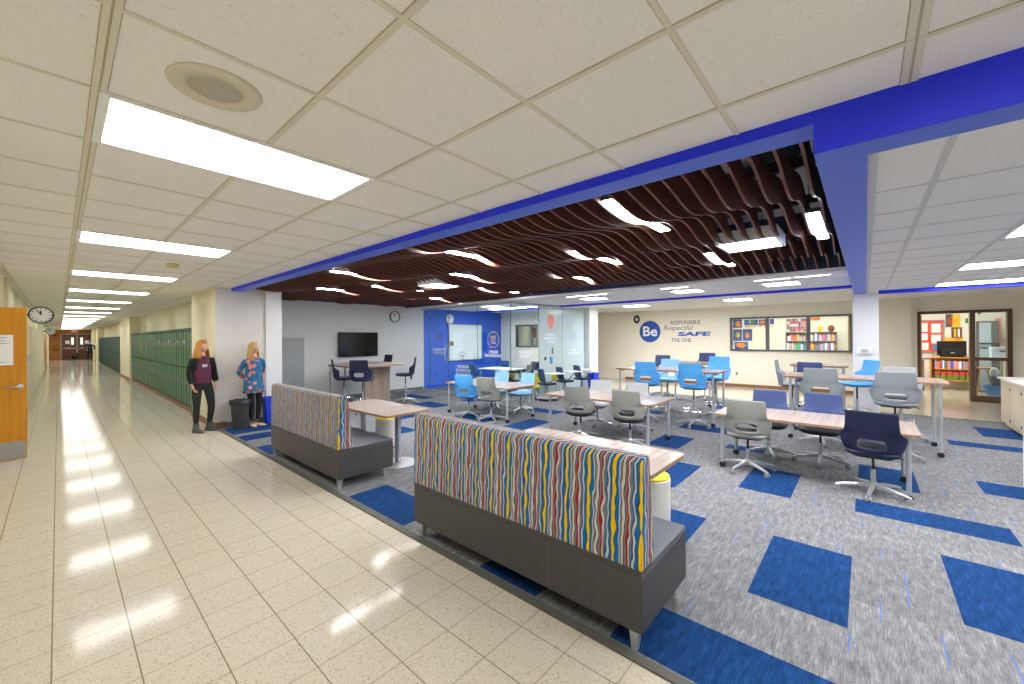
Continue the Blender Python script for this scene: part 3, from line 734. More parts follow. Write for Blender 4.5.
for i, x in enumerate((3.7, 4.75, 6.1)):
    t = empty('hanger_rail', (x, 5.6, 3.0), 0, 'black steel rail above the wooden baffles, ' + ['nearest the corridor', 'middle one', 'nearest the far soffit'][i], 'rail', 'rails carrying the wooden baffles')
    b = MB(); b.box(-.02, .02, -5.4, 5.4, -.03, .05); b.build('rail', M_BLACK, t)
    for k in range(18):
        MB().cyl((0, -5.2+.6*k), .005, -.12, .55, 6).build('rod', M_BLACK, t)
dk = MB()
tag(MB().tube([(4.3, .5, 3.40), (7.2, 2.2, 3.40)], .13, 16).build('air_duct', mat('duct_grey', '#4d545c', .8), smooth=True), 'grey round air duct above the wooden baffles', 'duct')

CL = [(4.28, .335), (2.80, 1.478), (5.44, 1.478), (4.14, 2.62), (2.80, 3.762), (5.48, 3.762), (4.14, 5.032), (2.80, 6.175), (5.88, 6.05), (4.14, 7.32), (3.3, 8.46), (5.95, 8.46)]
for i, (x0, y) in enumerate(CL):
    # one bay between two baffles, drop the fixture just above the wave
    t = empty('linear_light', (x0+.58, y, 2.74), 0, None, 'ceiling light', 'strip lights between the wooden baffles')
    w = ['nearest the blue cross beam', 'big bright one nearest the corridor beam', 'between the square fixture and the far soffit', 'third row, middle of the canopy', 'left of centre near the corridor beam', 'dim one close to the far soffit', 'in the middle, left of centre', 'fourth from the cross beam on the corridor side', 'right of the small square fixture', 'before the wall clock', 'far left above the grey column', 'farthest, above the glass room corner'][i]
    t['label'] = 'slim strip light glowing between wooden baffles, '+w
    MB().box(-.6, .6, -.05, .05, .012, .05).build('housing', M_DARKGREY, t)
    MB().box(-.585, .585, -.046, .046, .002, .011).build('diffuser', M_LAMP_C, t)
for i, (x0, x1, y0, y1) in enumerate(trof):
    t = empty('ceiling_light', ((x0+x1)/2, (y0+y1)/2, 2.70), 0, ['square white light fixture set into the baffles beside the cross beam', 'small square light fixture set into the far left baffles'][i], 'ceiling light')
    hx, hy = (x1-x0)/2, (y1-y0)/2
    f = MB(); f.box(-hx, hx, -hy, -hy+.03, 0, .12); f.box(-hx, hx, hy-.03, hy, 0, .12); f.box(-hx, -hx+.03, -hy+.03, hy-.03, 0, .12); f.box(hx-.03, hx, -hy+.03, hy-.03, 0, .12)
    f.box(-hx, hx, -hy, hy, .12, .13)
    f.build('frame', M_LIGHTFRAME, t); MB().box(-hx+.03, hx-.03, -hy+.03, hy-.03, .006, .012).build('diffuser', M_LAMP_C, t)

# ---- television wall
tv = empty('television', (5.78, WB, 1.54), 0, 'black flat television mounted on the white wall', 'television')
MB().box(-.61, .60, -.075, -.03, -.35, .35).build('screen_case', M_BLACK, tv, bevel=.006)
MB().box(-.595, .585, -.0765, -.075, -.335, .335).build('screen', mat('tv_screen', '#0b0f10', .12, spec=.6), tv)
MB().box(-.2, .2, -.03, 0, -.15, .15).build('wall_mount', M_BLACK, tv)
cb = empty('metal_cabinet', (3.95, WB-.02, 0), 0, 'pale grey two-door metal cabinet on the white wall beside the column', 'cabinet')
MB().box(-.30, .30, -.10, .0, .1, 1.74).build('body', mat('cab_grey', '#b9bdc0', .5), cb)
for s in (-1, 1): MB().box(min(0, s*.285)+.005, max(0, s*.285)-.005, -.112, -.10, .12, 1.72).build('door', mat('cab_door', '#a9afb3', .4), cb)
for i, (x, z, l) in enumerate(((7.15, .46, 'white wall outlet left of the dark one'), (7.6, .44, 'dark wall outlet nearest the blue wall'))):
    o = empty('wall_outlet', (x, WB, z), 0, l, 'outlet'); MB().box(-.04, .04, -.008, 0, -.06, .06).build('cover_plate', WHITE if i == 0 else M_DARKGREY, o); MB().box(-.018, .018, -.011, -.008, -.035, .035).build('socket', M_DARKGREY if i else M_PAPER, o)
o = empty('wall_outlet', (15.2, 3.28, .44), 0, 'white wall outlet below the wide window', 'outlet'); MB().box(-.008, 0, -.04, .04, -.06, .06).build('cover_plate', mat('beige_plate', '#c9c3b0', .5), o); MB().box(-.011, -.008, -.018, .018, -.035, .035).build('socket', M_DARKGREY, o)
o = empty('wall_switch', (10.42, .02, 1.40), 0, 'white boxed switch plate on the white column', 'switch'); MB().box(-.03, 0, -.11, .11, -.06, .06).build('cover_plate', WHITE, o, bevel=.006); MB().box(-.04, -.03, -.05, .05, -.03, .03).build('button', mat('blue_grey', '#a9b6cc', .5), o)
# ---- Be wall lettering
NAVYINK = mat('ink_navy', '#3a4560', .6); BLUEINK = mat('ink_blue_bright', '#1f56c8', .6); INK = mat('ink_black', '#20242c', .6)
be = empty('wall_sign', (15.2, 6.28, 1.905), 0, 'round blue wall sign reading Be in white', 'wall sign')
disc('disc', mat('be_blue', '#1d4ea8', .5), (15.2, 6.28, 1.905), .415, '-X', be, n=48, t=.006)
text('lettering', 'Be', .53, M_PAPER, (15.192, 6.28, 1.90), '-X', be, bold=.012, sx=1.08)
sm = empty('wall_sign', (15.2, 6.8, 2.40), 0, 'small black and white round emblem above the Be sign', 'wall sign')
disc('ring', INK, (15.2, 6.81, 2.40), .165, '-X', sm, inner=.075, sy=.8); disc('centre', mat('pale_disc', '#c7cbd4', .5), (15.2, 6.81, 2.40), .07, '-X', sm)
for body, size, m, y, z, sx, sh, bo, lb in (('RESPONSIBLE', .20, NAVYINK, 4.96, 2.215, .90, 0, 0, 'thin grey wall lettering reading RESPONSIBLE'), ('Respectful', .27, NAVYINK, 5.24, 2.025, .94, .35, -.002, 'slanted grey script wall lettering reading Respectful'),
    ('SAFE', .20, BLUEINK, 4.68, 1.79, 2.65, .1, .008, 'bold blue wall lettering reading SAFE'), ('THE ONE', .20, NAVYINK, 5.10, 1.57, .86, 0, 0, 'narrow grey wall lettering reading THE ONE')):
    o = text('wall_lettering', body, size, m, (15.198, y, z), '-X', None, sx=sx, shear=sh, bold=bo); tag(o, lb, 'wall lettering')
# ---- decals on the glass
DEC = mat('decal_white', '#e9eef6', .5); DECY = mat('decal_yellow', '#e6cf6a', .5); DECO = mat('decal_salmon', '#ef9480', .5); DECB = mat('decal_blue', '#5d8fdc', .5); DECM = mat('decal_rust', '#a25a6c', .5)
def decal(face, c, z_icon, r, mi, words, size, z_text, label, icon='ring', sx=1.):
    loc = (c[0], c[1], z_text); t = empty('glass_decal', loc, 0, label, 'glass decal')
    off = -.007
    p = (c[0]+off, c[1]) if face == '-X' else (c[0], c[1]+off)
    if icon == 'ring':
        disc('icon_ring', mi, (p[0], p[1], z_icon), r, face, t, inner=r*.93, t=.001)
        b = MB()
        for (u0, u1, v0, v1) in ((-.4, .4, .38, .46), (-.4, .4, -.46, -.38), (.32, .4, -.46, .46), (-.4, -.32, -.1, .46), (-.2, .1, .08, .16), (-.1, .2, -.16, -.06), (-.4, -.2, -.4, -.3), (-.25, -.1, .2, .3), (.05, .22, .2, .32), (-.2, 0, -.32, -.24)):
            if face == '-X': b.box(p[0]-.001, p[0], p[1]+u0*r, p[1]+u1*r, z_icon+v0*r, z_icon+v1*r)
            else: b.box(p[0]+u0*r, p[0]+u1*r, p[1]-.001, p[1], z_icon+v0*r, z_icon+v1*r)
        o = b.build('icon_mark', mi, t); o.location = -Vector(loc)
    elif icon == 'disc':
        disc('icon_disc', mi, (p[0], p[1], z_icon), r, face, t, t=.001)
        b = MB(); 
        if face == '-Y': b.box(p[0]-.1*r/.2, p[0]+.1*r/.2, p[1]-.001, p[1], z_icon-r*1.35, z_icon-r*.9)
        o = b.build('icon_stem', mi, t); o.location = -Vector(loc)
    o = text('lettering', words, size, DEC, (p[0], p[1], z_text), face, t, ext=.0006, sx=sx, bold=.004)
    return t
decal('-X', (XG, 7.85), 1.65, .23, DECY, 'UTILIZE\nTECHNOLOGY', .105, 1.25, 'glass decal reading UTILIZE TECHNOLOGY under a yellow ring icon')
decal('-X', (XG, 10.27), 1.70, .22, DECM, 'THINKING &\nLEARNING', .12, 1.28, 'glass decal with rust ring icon on the glass door panel')
decal('-X', (XG, 9.13), 1.12, .17, DECM, 'PROBLEM\nSOLVING IN\nACADEMICS', .12, .72, 'glass decal reading PROBLEM SOLVING below the whiteboard')
decal('-Y', (9.93, YG), 2.22, .19, DECO, 'CRITICAL\nTHINKING IN\nACTION', .115, 1.67, 'frosted glass decal with salmon disc above white words', 'disc')
decal('-Y', (11.18, YG), 1.72, .17, DECB, 'IDEAS\nIN MOTION', .11, 1.23, 'frosted glass decal with blue ring nearest the white column')
decal('-Y', (8.72, YG), 1.62, .0001, DEC, 'GROWTH\nMINDSET', .125, 1.22, 'white word decal on the clear glass beside the corner', 'none')
tag(MB().box(9.60, 9.70, YG-.009, YG-.006, 1.02, 1.12).build('glass_sticker', INK), 'small dark square sticker on the frosted glass', 'sticker')
tag(MB().box(9.98, 10.05, YG-.009, YG-.006, 1.2, 1.4).build('glass_sticker', mat('ink2', '#34508c', .5)), 'narrow dark blue sticker on the frosted glass', 'sticker')
tag(MB().box(9.88, 10.02, YG-.009, YG-.006, .9, 1.12).build('glass_sticker', DECB), 'pale blue sticker on the frosted glass', 'sticker')
# whiteboard
wb = empty('whiteboard', (9.95, WB-.03, 1.55), 0, 'large whiteboard with silver frame on the blue wall', 'whiteboard')
MB().box(-.79, .79, -.02, .02, -.64, .64).build('board', mat('board_white', '#dfe6ea', .25), wb)
f = MB(); 
for a in ((-.8, .8, .62, .65), (-.8, .8, -.65, -.62), (-.81, -.78, -.65, .65), (.78, .81, -.65, .65)): f.box(a[0], a[1], -.032, .02, a[2], a[3])
f.build('frame', M_SILVER, wb); MB().box(-.78, -.60, -.034, -.02, -.12, .04).build('magnet', mat('magnet_brown', '#7a5a55', .6), wb)
# ================================================================== furniture
def sofa(loc, L, label, legs_y=None):
    """back towards -X, seat towards +X; length along +Y"""
    t = empty('banquette_sofa', loc, 0, label, 'sofa')
    b = MB(); b.box(0, .70, 0, L, .115, .425); b.build('base', M_VINYL, t, bevel=.014, seg=3)
    b = MB(); b.box(.13, .705, .002, L-.002, .427, .455); b.build('seat_cushion', M_VINYL_L, t, bevel=.012, seg=3)
    b = MB(); prof = [(.0, .455), (.0, .49), (.012, 1.02), (.03, 1.05), (.10, 1.055), (.12, 1.03), (.135, .82), (.175, .476), (.175, .457)]
    n = 24
    b.rings([[(x, y, z) for x, z in prof] for y in [L*k/n for k in range(n+1)]])
    o = b.build('backrest', M_STRIPE, t, bevel=.007, seg=2)
    MB().box(.002, .13, .002, L-.002, .427, .456).build('back_base', M_VINYL, t)
    for y in (.055, L-.075):
        for x in (.045, .60):
            l = MB(); l.rings([[(x+s*(.028 if k else .016)+(0 if k else (-.006 if x < .3 else .012)), y+q*(.028 if k else .016), z) for s, q in ((-1, -1), (1, -1), (1, 1), (-1, 1))] for k, z in ((0, 0), (1, .118))])
            l.build('leg', M_SILVER, t, bevel=.003)
    m = MB(); m.box(-.0015, .0, L*.295, L*.298, .13, .42); m.build('seam', mat('seam', '#57524f', .6), t)
    return t
sofa((2.035, .895, 0), 2.05, 'long grey vinyl banquette with multicolour striped back, nearest the camera')
sofa((2.060, 4.42, 0), 2.13, 'farther grey vinyl banquette with striped back, before the tiled corridor')

def cafe_table(x0, x1, y0, y1, h, label, posts):
    t = empty('cafe_table', ((x0+x1)/2, (y0+y1)/2, 0), 0, label, 'table', None)
    hx, hy = (x1-x0)/2, (y1-y0)/2
    MB().prism(rrect(-hx, hx, -hy, hy, .05), h-.030, h, 0, 1).build('tabletop', [M_TOP, M_TOPEDGE], t)
    for dy in posts:
        MB().lathe([(.26, 0), (.26, .008), (.10, .018), (.03, .022)], 32, (0, dy)).build('base_disc', M_SILVER, t, smooth=False)
        MB().box(-.022, .022, dy-.045, dy+.045, .02, h-.03).build('post', M_SILVER_PAINT, t, bevel=.006)
        MB().box(-.22, .22, dy-.03, dy+.03, h-.045, h-.03).build('top_bracket', M_DARKGREY, t)
cafe_table(2.74, 3.49, 1.14, 2.70, .72, 'laminate cafe table standing against the nearest striped banquette', (-.5, .5))
cafe_table(2.72, 3.42, 4.53, 6.02, .72, 'laminate cafe table with round silver floor discs beside the farther striped banquette', (-.47, .47))
def ottoman(x, y, label):
    t = empty('storage_stool', (x, y, 0), .9, label, 'stool', 'white drum stools with yellow cushions')
    MB().lathe([(.165, .02), (.175, .03), (.178, .43), (.172, .44)], 36).build('drum', mat('drum_white', '#dcdcd6', .35), t, smooth=False)
    MB().lathe([(.168, .44), (.172, .445), (.17, .456), (.155, .464), (.02, .466)], 36).build('cushion', M_YELLOW, t, smooth=True)
    MB().box(-.05, .05, -.183, -.17, .33, .36).box(-.05, .05, -.19, -.176, .355, .365).build('handle', M_BLACK, t)
    MB().lathe([(.16, 0), (.17, .02)], 30).build('foot_ring', M_DARKGREY, t)
ottoman(3.55, 1.48, 'white drum stool with yellow cushion under the nearest cafe table')
ottoman(3.45, 5.70, 'white drum stool with yellow cushion under the farther cafe table')

def rolling_table(x0, x1, y0, y1, h, label, group, wheels=True, name='table', r=.06):
    t = empty(name, ((x0+x1)/2, (y0+y1)/2, 0), 0, label, 'table', group)
    hx, hy = (x1-x0)/2, (y1-y0)/2
    MB().prism(rrect(-hx, hx, -hy, hy, r), h-.028, h, 0, 1).build('tabletop', [M_TOP, M_TOPEDGE], t)
    lx, ly = hx-.07, hy-.09
    MB().box(-lx, lx, -ly-.02, -ly+.02, h-.06, h-.028).box(-lx, lx, ly-.02, ly+.02, h-.06, h-.028).box(-.03, .03, -ly, ly, h-.058, h-.028).build('under_frame', M_DARKGREY, t)
    for sx in (-1, 1):
        for sy in (-1, 1):
            l = MB().cyl((sx*lx, sy*ly), .021, .065, h-.028, 14).build('leg', M_SILVER_PAINT, t, smooth=False)
            w = MB(); w.tube([(sx*lx-.022, sy*ly, .037), (sx*lx+.022, sy*ly, .037)], .036, 14); w.box(sx*lx-.012, sx*lx+.012, sy*ly-.02, sy*ly+.02, .04, .075)
            w.build('caster', M_BLACK, l)
    return t
GT = 'low rolling laminate tables'; GH = 'tall laminate tables'
rolling_table(5.66, 6.53, -.41, 1.50, .70, 'low laminate rolling table with a navy chair at its near right end', GT)
rolling_table(5.74, 6.70, 2.35, 4.32, .70, 'low laminate rolling table in the middle with four grey chairs', GT)
rolling_table(5.84, 6.80, 5.27, 7.24, .70, 'low laminate rolling table before the glass room with light blue chairs', GT)
rolling_table(8.05, 8.92, 2.06, 4.12, 1.03, 'tall laminate table ringed by bright blue stools', GH)
rolling_table(8.02, 8.90, -.86, 1.04, 1.04, 'tall laminate table with grey stools near the classroom doorway', GH)
rolling_table(10.35, 11.1, 2.75, 3.95, 1.05, 'tall laminate table behind the bright blue stools, near the lettered wall', GH)
rolling_table(10.95, 11.7, .28, 1.3, 1.05, 'tall laminate table farthest back, left of the white column', GH)

def chair(x, y, rot, col, zs, label, group, tall=False, seatm=None, basem=None, a0=.3):
    t = empty('bar_stool' if tall else 'swivel_chair', (x, y, .006), rot, label, 'stool' if tall else 'chair', group)
    rows = [(.44, .195, -.275, .02), (.43, .206, -.275, .02), (.36, .209, -.268, .022), (.26, .213, -.258, .03), (.225, .222, -.254, .045), (.205, .258, -.25, .105),
            (.17, .272, -.248, .125), (.150, .270, -.246, .125), (.055, .245, -.238, .12), (.02, .225, -.225, .11), (-.015, .18, -.20, .08), (-.03, .15, -.17, .05)]
    b = MB(); cols = []
    for dz, hw, xc, fw in rows:
        ys = [-hw, -hw*.9, -(hw*.9+.115)/2, -.115, -.06, 0, .06, .115, (hw*.9+.115)/2, hw*.9, hw]
        cols.append([(xc+fw*(abs(v)/hw)**2.6, v, zs+dz) for v in ys])
    n = len(cols[0]); 
    for r in cols: b.v += r
    for i in range(len(rows)-1):
        for j in range(n-1):
            if i == 7 and 3 <= j <= 6: continue
            b.f.append((i*n+j, i*n+j+1, (i+1)*n+j+1, (i+1)*n+j)); b.m.append(0)
    o = b.build('backrest', col, t, smooth=True)
    md = o.modifiers.new('s', 'SOLIDIFY'); md.thickness = .014; md.offset = 0
    md = o.modifiers.new('u', 'SUBSURF'); md.levels = 1; md.render_levels = 1
    s = MB(); s.rings([[(p[0]*k+.015*(1-k), p[1]*k, z) for p in rrect(-.215, .245, -.225, .225, .11, 5)] for k, z in ((.86, zs-.038), (.97, zs-.022), (1.0, zs-.002), (.985, zs+.008), (.93, zs+.014))])
    s.build('seat', seatm or col, t, smooth=True)
    s = MB(); s.rings([[(p[0], p[1], z) for p in rrect(-.17, .17, -.16, .16, .08, 4)] for z in (zs-.055, zs-.036)]); s.build('seat_pan', M_BLACK, t)
    s = MB(); s.tube([(0, -.16, zs-.05), (0, -.24, zs-.055)], .006, 6); s.build('lever', M_BLACK, t)
    zc = zs-.05
    s = MB(); s.cyl((0, 0), .013, .26, zc, 12); s.build('gas_lift', M_BLACK, t)
    s = MB(); s.lathe([(.036, .075), (.036, .125), (.024, .14), (.023, (.27 if not tall else .50))], 16); s.build('column', basem or M_SILVER, t)
    if tall:
        s = MB(); R = .20; s.rings([[((R+.009*math.cos(2*PI*q/8))*math.cos(2*PI*k/28), (R+.009*math.cos(2*PI*q/8))*math.sin(2*PI*k/28), .30+.009*math.sin(2*PI*q/8)) for q in range(8)] for k in range(29)], cap=False)
        for k in range(3): a = 2*PI*k/3; s.tube([(0, 0, .30), (R*math.cos(a), R*math.sin(a), .30)], .007, 6)
        s.build('foot_ring', M_CHROME, t)
    for k in range(5):
        a = a0+2*PI*k/5; c, s_ = math.cos(a), math.sin(a); R = .30
        l = MB(); l.rings([[(c*r-s_*w*u, s_*r+c*w*u, z+hh*v) for u, v in ((-1, -1), (1, -1), (1, .4), (.5, 1), (-.5, 1), (-1, .4))] for r, w, z, hh in ((.0, .024, .10, .022), (.12, .020, .097, .018), (.24, .016, .078, .013), (R+.012, .012, .066, .009))])
        lo = l.build('base_leg', basem or M_SILVER, t)
        w = MB(); w.tube([(c*R-s_*.024, s_*R+c*.024, .028), (c*R-s_*.006, s_*R+c*.006, .028)], .028, 12); w.tube([(c*R+s_*.006, s_*R-c*.006, .028), (c*R+s_*.024, s_*R-c*.024, .028)], .028, 12); w.box(c*R-.008, c*R+.008, s_*R-.008, s_*R+.008, .03, .068)
        w.build('caster', M_CASTER, lo)
    return t
M_CASTER = mat('caster_grey', '#8c9095', .4)
DK = mat('dark_seat_pad', '#23262e', .7)
G1 = 'chairs at the low table by the glass room'; G2 = 'chairs at the middle low table'; G3 = 'chairs at the near right low table'
chair(5.85, 6.42, .38, M_LBLUE, .475, 'light blue swivel chair, leftmost at the low table by the glass room', G1, a0=.5)
chair(5.87, 5.76, .30, M_GREY_CH, .475, 'warm grey swivel chair between light blue ones at the table by the glass room', G1, a0=.1)
chair(6.97, 6.68, PI+.1, M_PBLUE, .44, 'pale blue swivel chair on the glass-room side of its low table, left one', G1, a0=.9)
chair(6.97, 5.90, PI-.05, M_PBLUE, .44, 'pale blue swivel chair on the glass-room side of its low table, right one', G1, a0=.2)
chair(5.76, 3.57, .30, M_GREY_CH, .462, 'warm grey swivel chair at the middle low table, near side left', G2, seatm=DK, a0=.4)
chair(5.80, 2.72, .22, M_GREY_CH, .462, 'warm grey swivel chair at the middle low table, near side right', G2, seatm=DK, a0=.7)
chair(6.88, 3.90, PI+.2, M_WGREY_CH, .405, 'very pale grey swivel chair on the far side of the middle low table, left', G2, a0=.1)
chair(6.88, 3.15, PI+.2, M_WGREY_CH, .405, 'very pale grey swivel chair on the far side of the middle low table, right', G2, a0=.6)
chair(5.78, 1.13, .12, M_GREY_CH, .475, 'warm grey swivel chair at the left end of the near right low table', G3, a0=.15)
chair(5.74, -.05, -.06, M_NAVY, .475, 'dark navy swivel chair with cut-out back nearest the camera on the right', G3, a0=.55)
chair(6.70, 1.05, PI+.08, M_NAVY_L, .455, 'slate blue swivel chair on the far side of the near right table, left one', G3, seatm=DK, a0=.3)
chair(6.70, .46, PI-.05, M_NAVY_L, .455, 'slate blue swivel chair on the far side of the near right table, right one', G3, seatm=DK, a0=.05)
G4 = 'stools at the tall table with blue stools'; G5 = 'stools at the tall table by the doorway'; G6 = 'navy stools at the television table'
chair(8.00, 3.34, .15, M_LBLUE, .76, 'bright blue stool at the left of the tall table, back turned to the camera', G4, True, a0=.2)
chair(7.97, 2.45, .05, M_LBLUE, .76, 'bright blue stool in the centre of the tall table, largest blue back', G4, True, a0=.6)
chair(9.10, 3.36, PI+.1, M_PBLUE, .74, 'paler blue stool on the far side of the tall table between two bright blue ones', G4, True, a0=.1)
chair(9.05, 2.36, PI-.1, M_LBLUE, .83, 'bright blue stool on the far side of the tall table at its right end', G4, True, a0=.3)
chair(11.45, 4.40, PI+.2, M_NAVY_L, .72, 'slate blue stool against the lettered wall, left one', 'slate stools near the lettered wall', True)
chair(11.45, 3.24, PI, M_NAVY_L, .81, 'slate blue stool against the lettered wall, right one and higher', 'slate stools near the lettered wall', True)
chair(7.95, .54, .06, M_CGREY_CH, .76, 'cool grey stool at the left of the tall table by the doorway', G5, True, a0=.8)
chair(7.72, -.30, -.02, M_CGREY_CH, .76, 'cool grey stool with the widest back at the right of the tall doorway table', G5, True, a0=.4)
chair(9.10, -.42, PI, M_WGREY_CH, .72, 'very pale grey stool facing the big cool grey one across the tall table', G5, True, a0=.1)
chair(9.38, 1.07, -1.55, M_CGREY_CH, .78, 'cool grey stool seen side-on below the wide window', G5, True, a0=.5)
chair(10.35, .86, .0, M_NAVY_L, .72, 'slate blue stool behind the cool grey stool at the doorway table', G5, True, a0=.5)
chair(10.0, .13, PI/2+.6, M_LBLUE, .79, 'bright blue stool seen side-on against the white column', G5, True, a0=.9)
chair(4.50, 9.32, -.35, M_NAVY, .78, 'navy stool at the television table, far left one', G6, True)
chair(4.62, 8.66, .75, M_NAVY, .78, 'navy stool at the television table, second from left', G6, True, a0=.5)
chair(6.1, 10.4, PI, M_NAVY, .79, 'navy stool behind the television table, right of the screen', G6, True)
chair(6.08, 9.14, 2.45, M_NAVY, .76, 'navy stool seen side-on at the right end of the television table', G6, True, a0=.2)

# television table
t = empty('media_table', (5.25, 9.7, 0), 0, 'tall oak-look table with a panel leg below the television', 'table')
MB().prism([(-.72, -.85), (.58, -.85), (.70, -.70), (.70, .60), (.40, .75), (-.5, .75), (-.78, .4), (-.78, -.75)], 1.02, 1.065, 0, 1).build('tabletop', [mat('media_top', '#b9aba0', .35), mat('media_edge', '#a08c7c', .4)], t)
MB().box(-.20, .50, -.34, -.28, .01, 1.02).build('panel_leg', M_WALNUT, t)
MB().cyl((-.68, -.3), .022, 0.01, 1.02, 12).build('leg', M_SILVER_PAINT, t); MB().cyl((-.68, .5), .022, 0.01, 1.02, 12).build('leg', M_SILVER_PAINT, t); MB().box(-.70, -.66, -.3, .5, .05, .09).build('foot_rail', M_SILVER_PAINT, t)

# ---- tablet chairs beside the frosted glass
def node(x, y, rot, label):
    t = empty('tablet_chair', (x, y, .006), rot, label, 'chair', 'rolling tablet chairs by the frosted glass')
    b = MB(); rows = [(.86, .17, -.25), (.84, .20, -.245), (.70, .215, -.225), (.55, .21, -.20), (.47, .17, -.15)]
    for z, hw, xc in rows: b.v += [(xc+.05*(abs(u))**2, hw*u, z) for u in (-1, -.6, 0, .6, 1)]
    for i in range(4):
        for j in range(4): b.f.append((i*5+j, i*5+j+1, i*5+j+6, i*5+j+5)); b.m.append(0)
    o = b.build('backrest', M_NAVY_L, t, smooth=True); md = o.modifiers.new('s', 'SOLIDIFY'); md.thickness = .02; md = o.modifiers.new('u', 'SUBSURF'); md.levels = 1; md.render_levels = 1
    s = MB(); s.rings([[(p[0]*k, p[1]*k, z) for p in rrect(-.21, .22, -.22, .22, .1, 5)] for k, z in ((.85, .42), (1, .45), (.95, .475))]); s.build('seat', M_NAVY, t, smooth=True)
    s = MB(); s.lathe([(.30, .06), (.30, .075), (.26, .10), (.05, .17), (.035, .42)], 28); s.build('base_tray', mat('node_grey', '#8b9096', .5), t)
    s = MB(); s.prism(rrect(.02, .50, -.20, .26, .08), .70, .715); tb = s.build('tablet', WHITE, t)
    s = MB(); s.tube([(-.05, -.24, .46), (.08, -.27, .62), (.2, -.18, .70)], .014, 8); s.build('tablet_arm', M_DARKGREY, t)
    for k in range(5):
        a = .3+2*PI*k/5; w = MB(); cx, cy = .27*math.cos(a), .27*math.sin(a); w.tube([(cx-.018, cy, .03), (cx+.018, cy, .03)], .030, 12); w.box(cx-.008, cx+.008, cy-.012, cy+.012, .03, .07); w.build('caster', M_BLACK, t)
node(8.78, 6.50, -.45, 'navy rolling tablet chair nearest the glass corner')
node(9.62, 6.48, -.45, 'navy rolling tablet chair in the middle by the frosted glass')
node(10.50, 6.46, -.45, 'navy rolling tablet chair nearest the blue bin')
def ystool(x, y, label):
    t = empty('low_chair', (x, y, .006), -.4, label, 'chair', 'yellow low chairs between the tablet chairs')
    s = MB(); s.rings([[(p[0]*k, p[1]*k, z) for p in rrect(-.18, .18, -.18, .18, .08, 5)] for k, z in ((.9, .38), (1, .41), (.96, .45))]); s.build('seat', M_YELLOW, t, smooth=True)
    s = MB(); s.rings([[(-.19-(z-.46)*.1+u*.01, w, z) for u, w in ((-1, -.16), (1, -.16), (1, .16), (-1, .16))] for z in (.40, .66)]); s.build('backrest', M_YELLOW, t, bevel=.01)
    for a in (.7, 2.3, 3.9, 5.5): MB().tube([(.1*math.cos(a), .1*math.sin(a), .38), (.19*math.cos(a), .19*math.sin(a), 0)], .012, 8).build('leg', M_SILVER_PAINT, t)
ystool(8.25, 6.62, 'yellow low chair left of the first tablet chair'); ystool(9.08, 6.86, 'yellow low chair between the first two tablet chairs'); ystool(9.98, 6.88, 'yellow low chair between the last two tablet chairs')
# meeting room inside the glass
t = rolling_table(8.85, 9.65, 8.0, 9.3, .74, 'white table inside the glass room', None, name='meeting_table')
for ch in t.children:
    if ch.name.startswith('tabletop'): ch.data.materials[0] = WHITE; ch.data.materials[1] = WHITE
M_TEAL = mat('teal_plastic', '#1c5c96', .45)
GM = 'chairs inside the glass room'
chair(8.55, 9.05, 0, M_TEAL, .47, 'teal blue chair left of the white table inside the glass room', GM)
chair(9.9, 9.3, PI, M_TEAL, .47, 'teal blue chair behind the white table inside the glass room', GM)
chair(10.1, 8.1, PI, M_NAVY, .47, 'navy chair inside the glass room right of the white table', GM)
chair(9.2, 7.75, PI/2+.3, M_CGREY_CH, .46, 'grey chair inside the glass room at the near end of the white table', GM)
sh = empty('low_bookshelf', (10.6, 9.0, 0), 0, 'low dark shelf with pale and yellow items inside the glass room', 'shelf')
MB().box(-.15, .15, -.5, -.48, 0, .62).box(-.15, .15, .48, .5, 0, .62).box(-.15, .15, -.5, .5, .60, .62).box(-.15, .15, -.5, .5, .30, .32).box(-.15, .15, -.5, .5, 0, .03).box(.13, .15, -.5, .5, 0, .62).build('case', M_DARKGREY, sh)
for k, y in enumerate((-.35, -.05, .25)): tag(MB().box(10.48, 10.7, 9.0+y, 9.0+y+.2, .321, .46).build('storage_tray', [M_YELLOW2, M_PAPER, M_YELLOW2][k]), ['yellow tray on the dark shelf, right', 'pale tray on the dark shelf', 'yellow tray on the dark shelf, left'][k], 'tray')

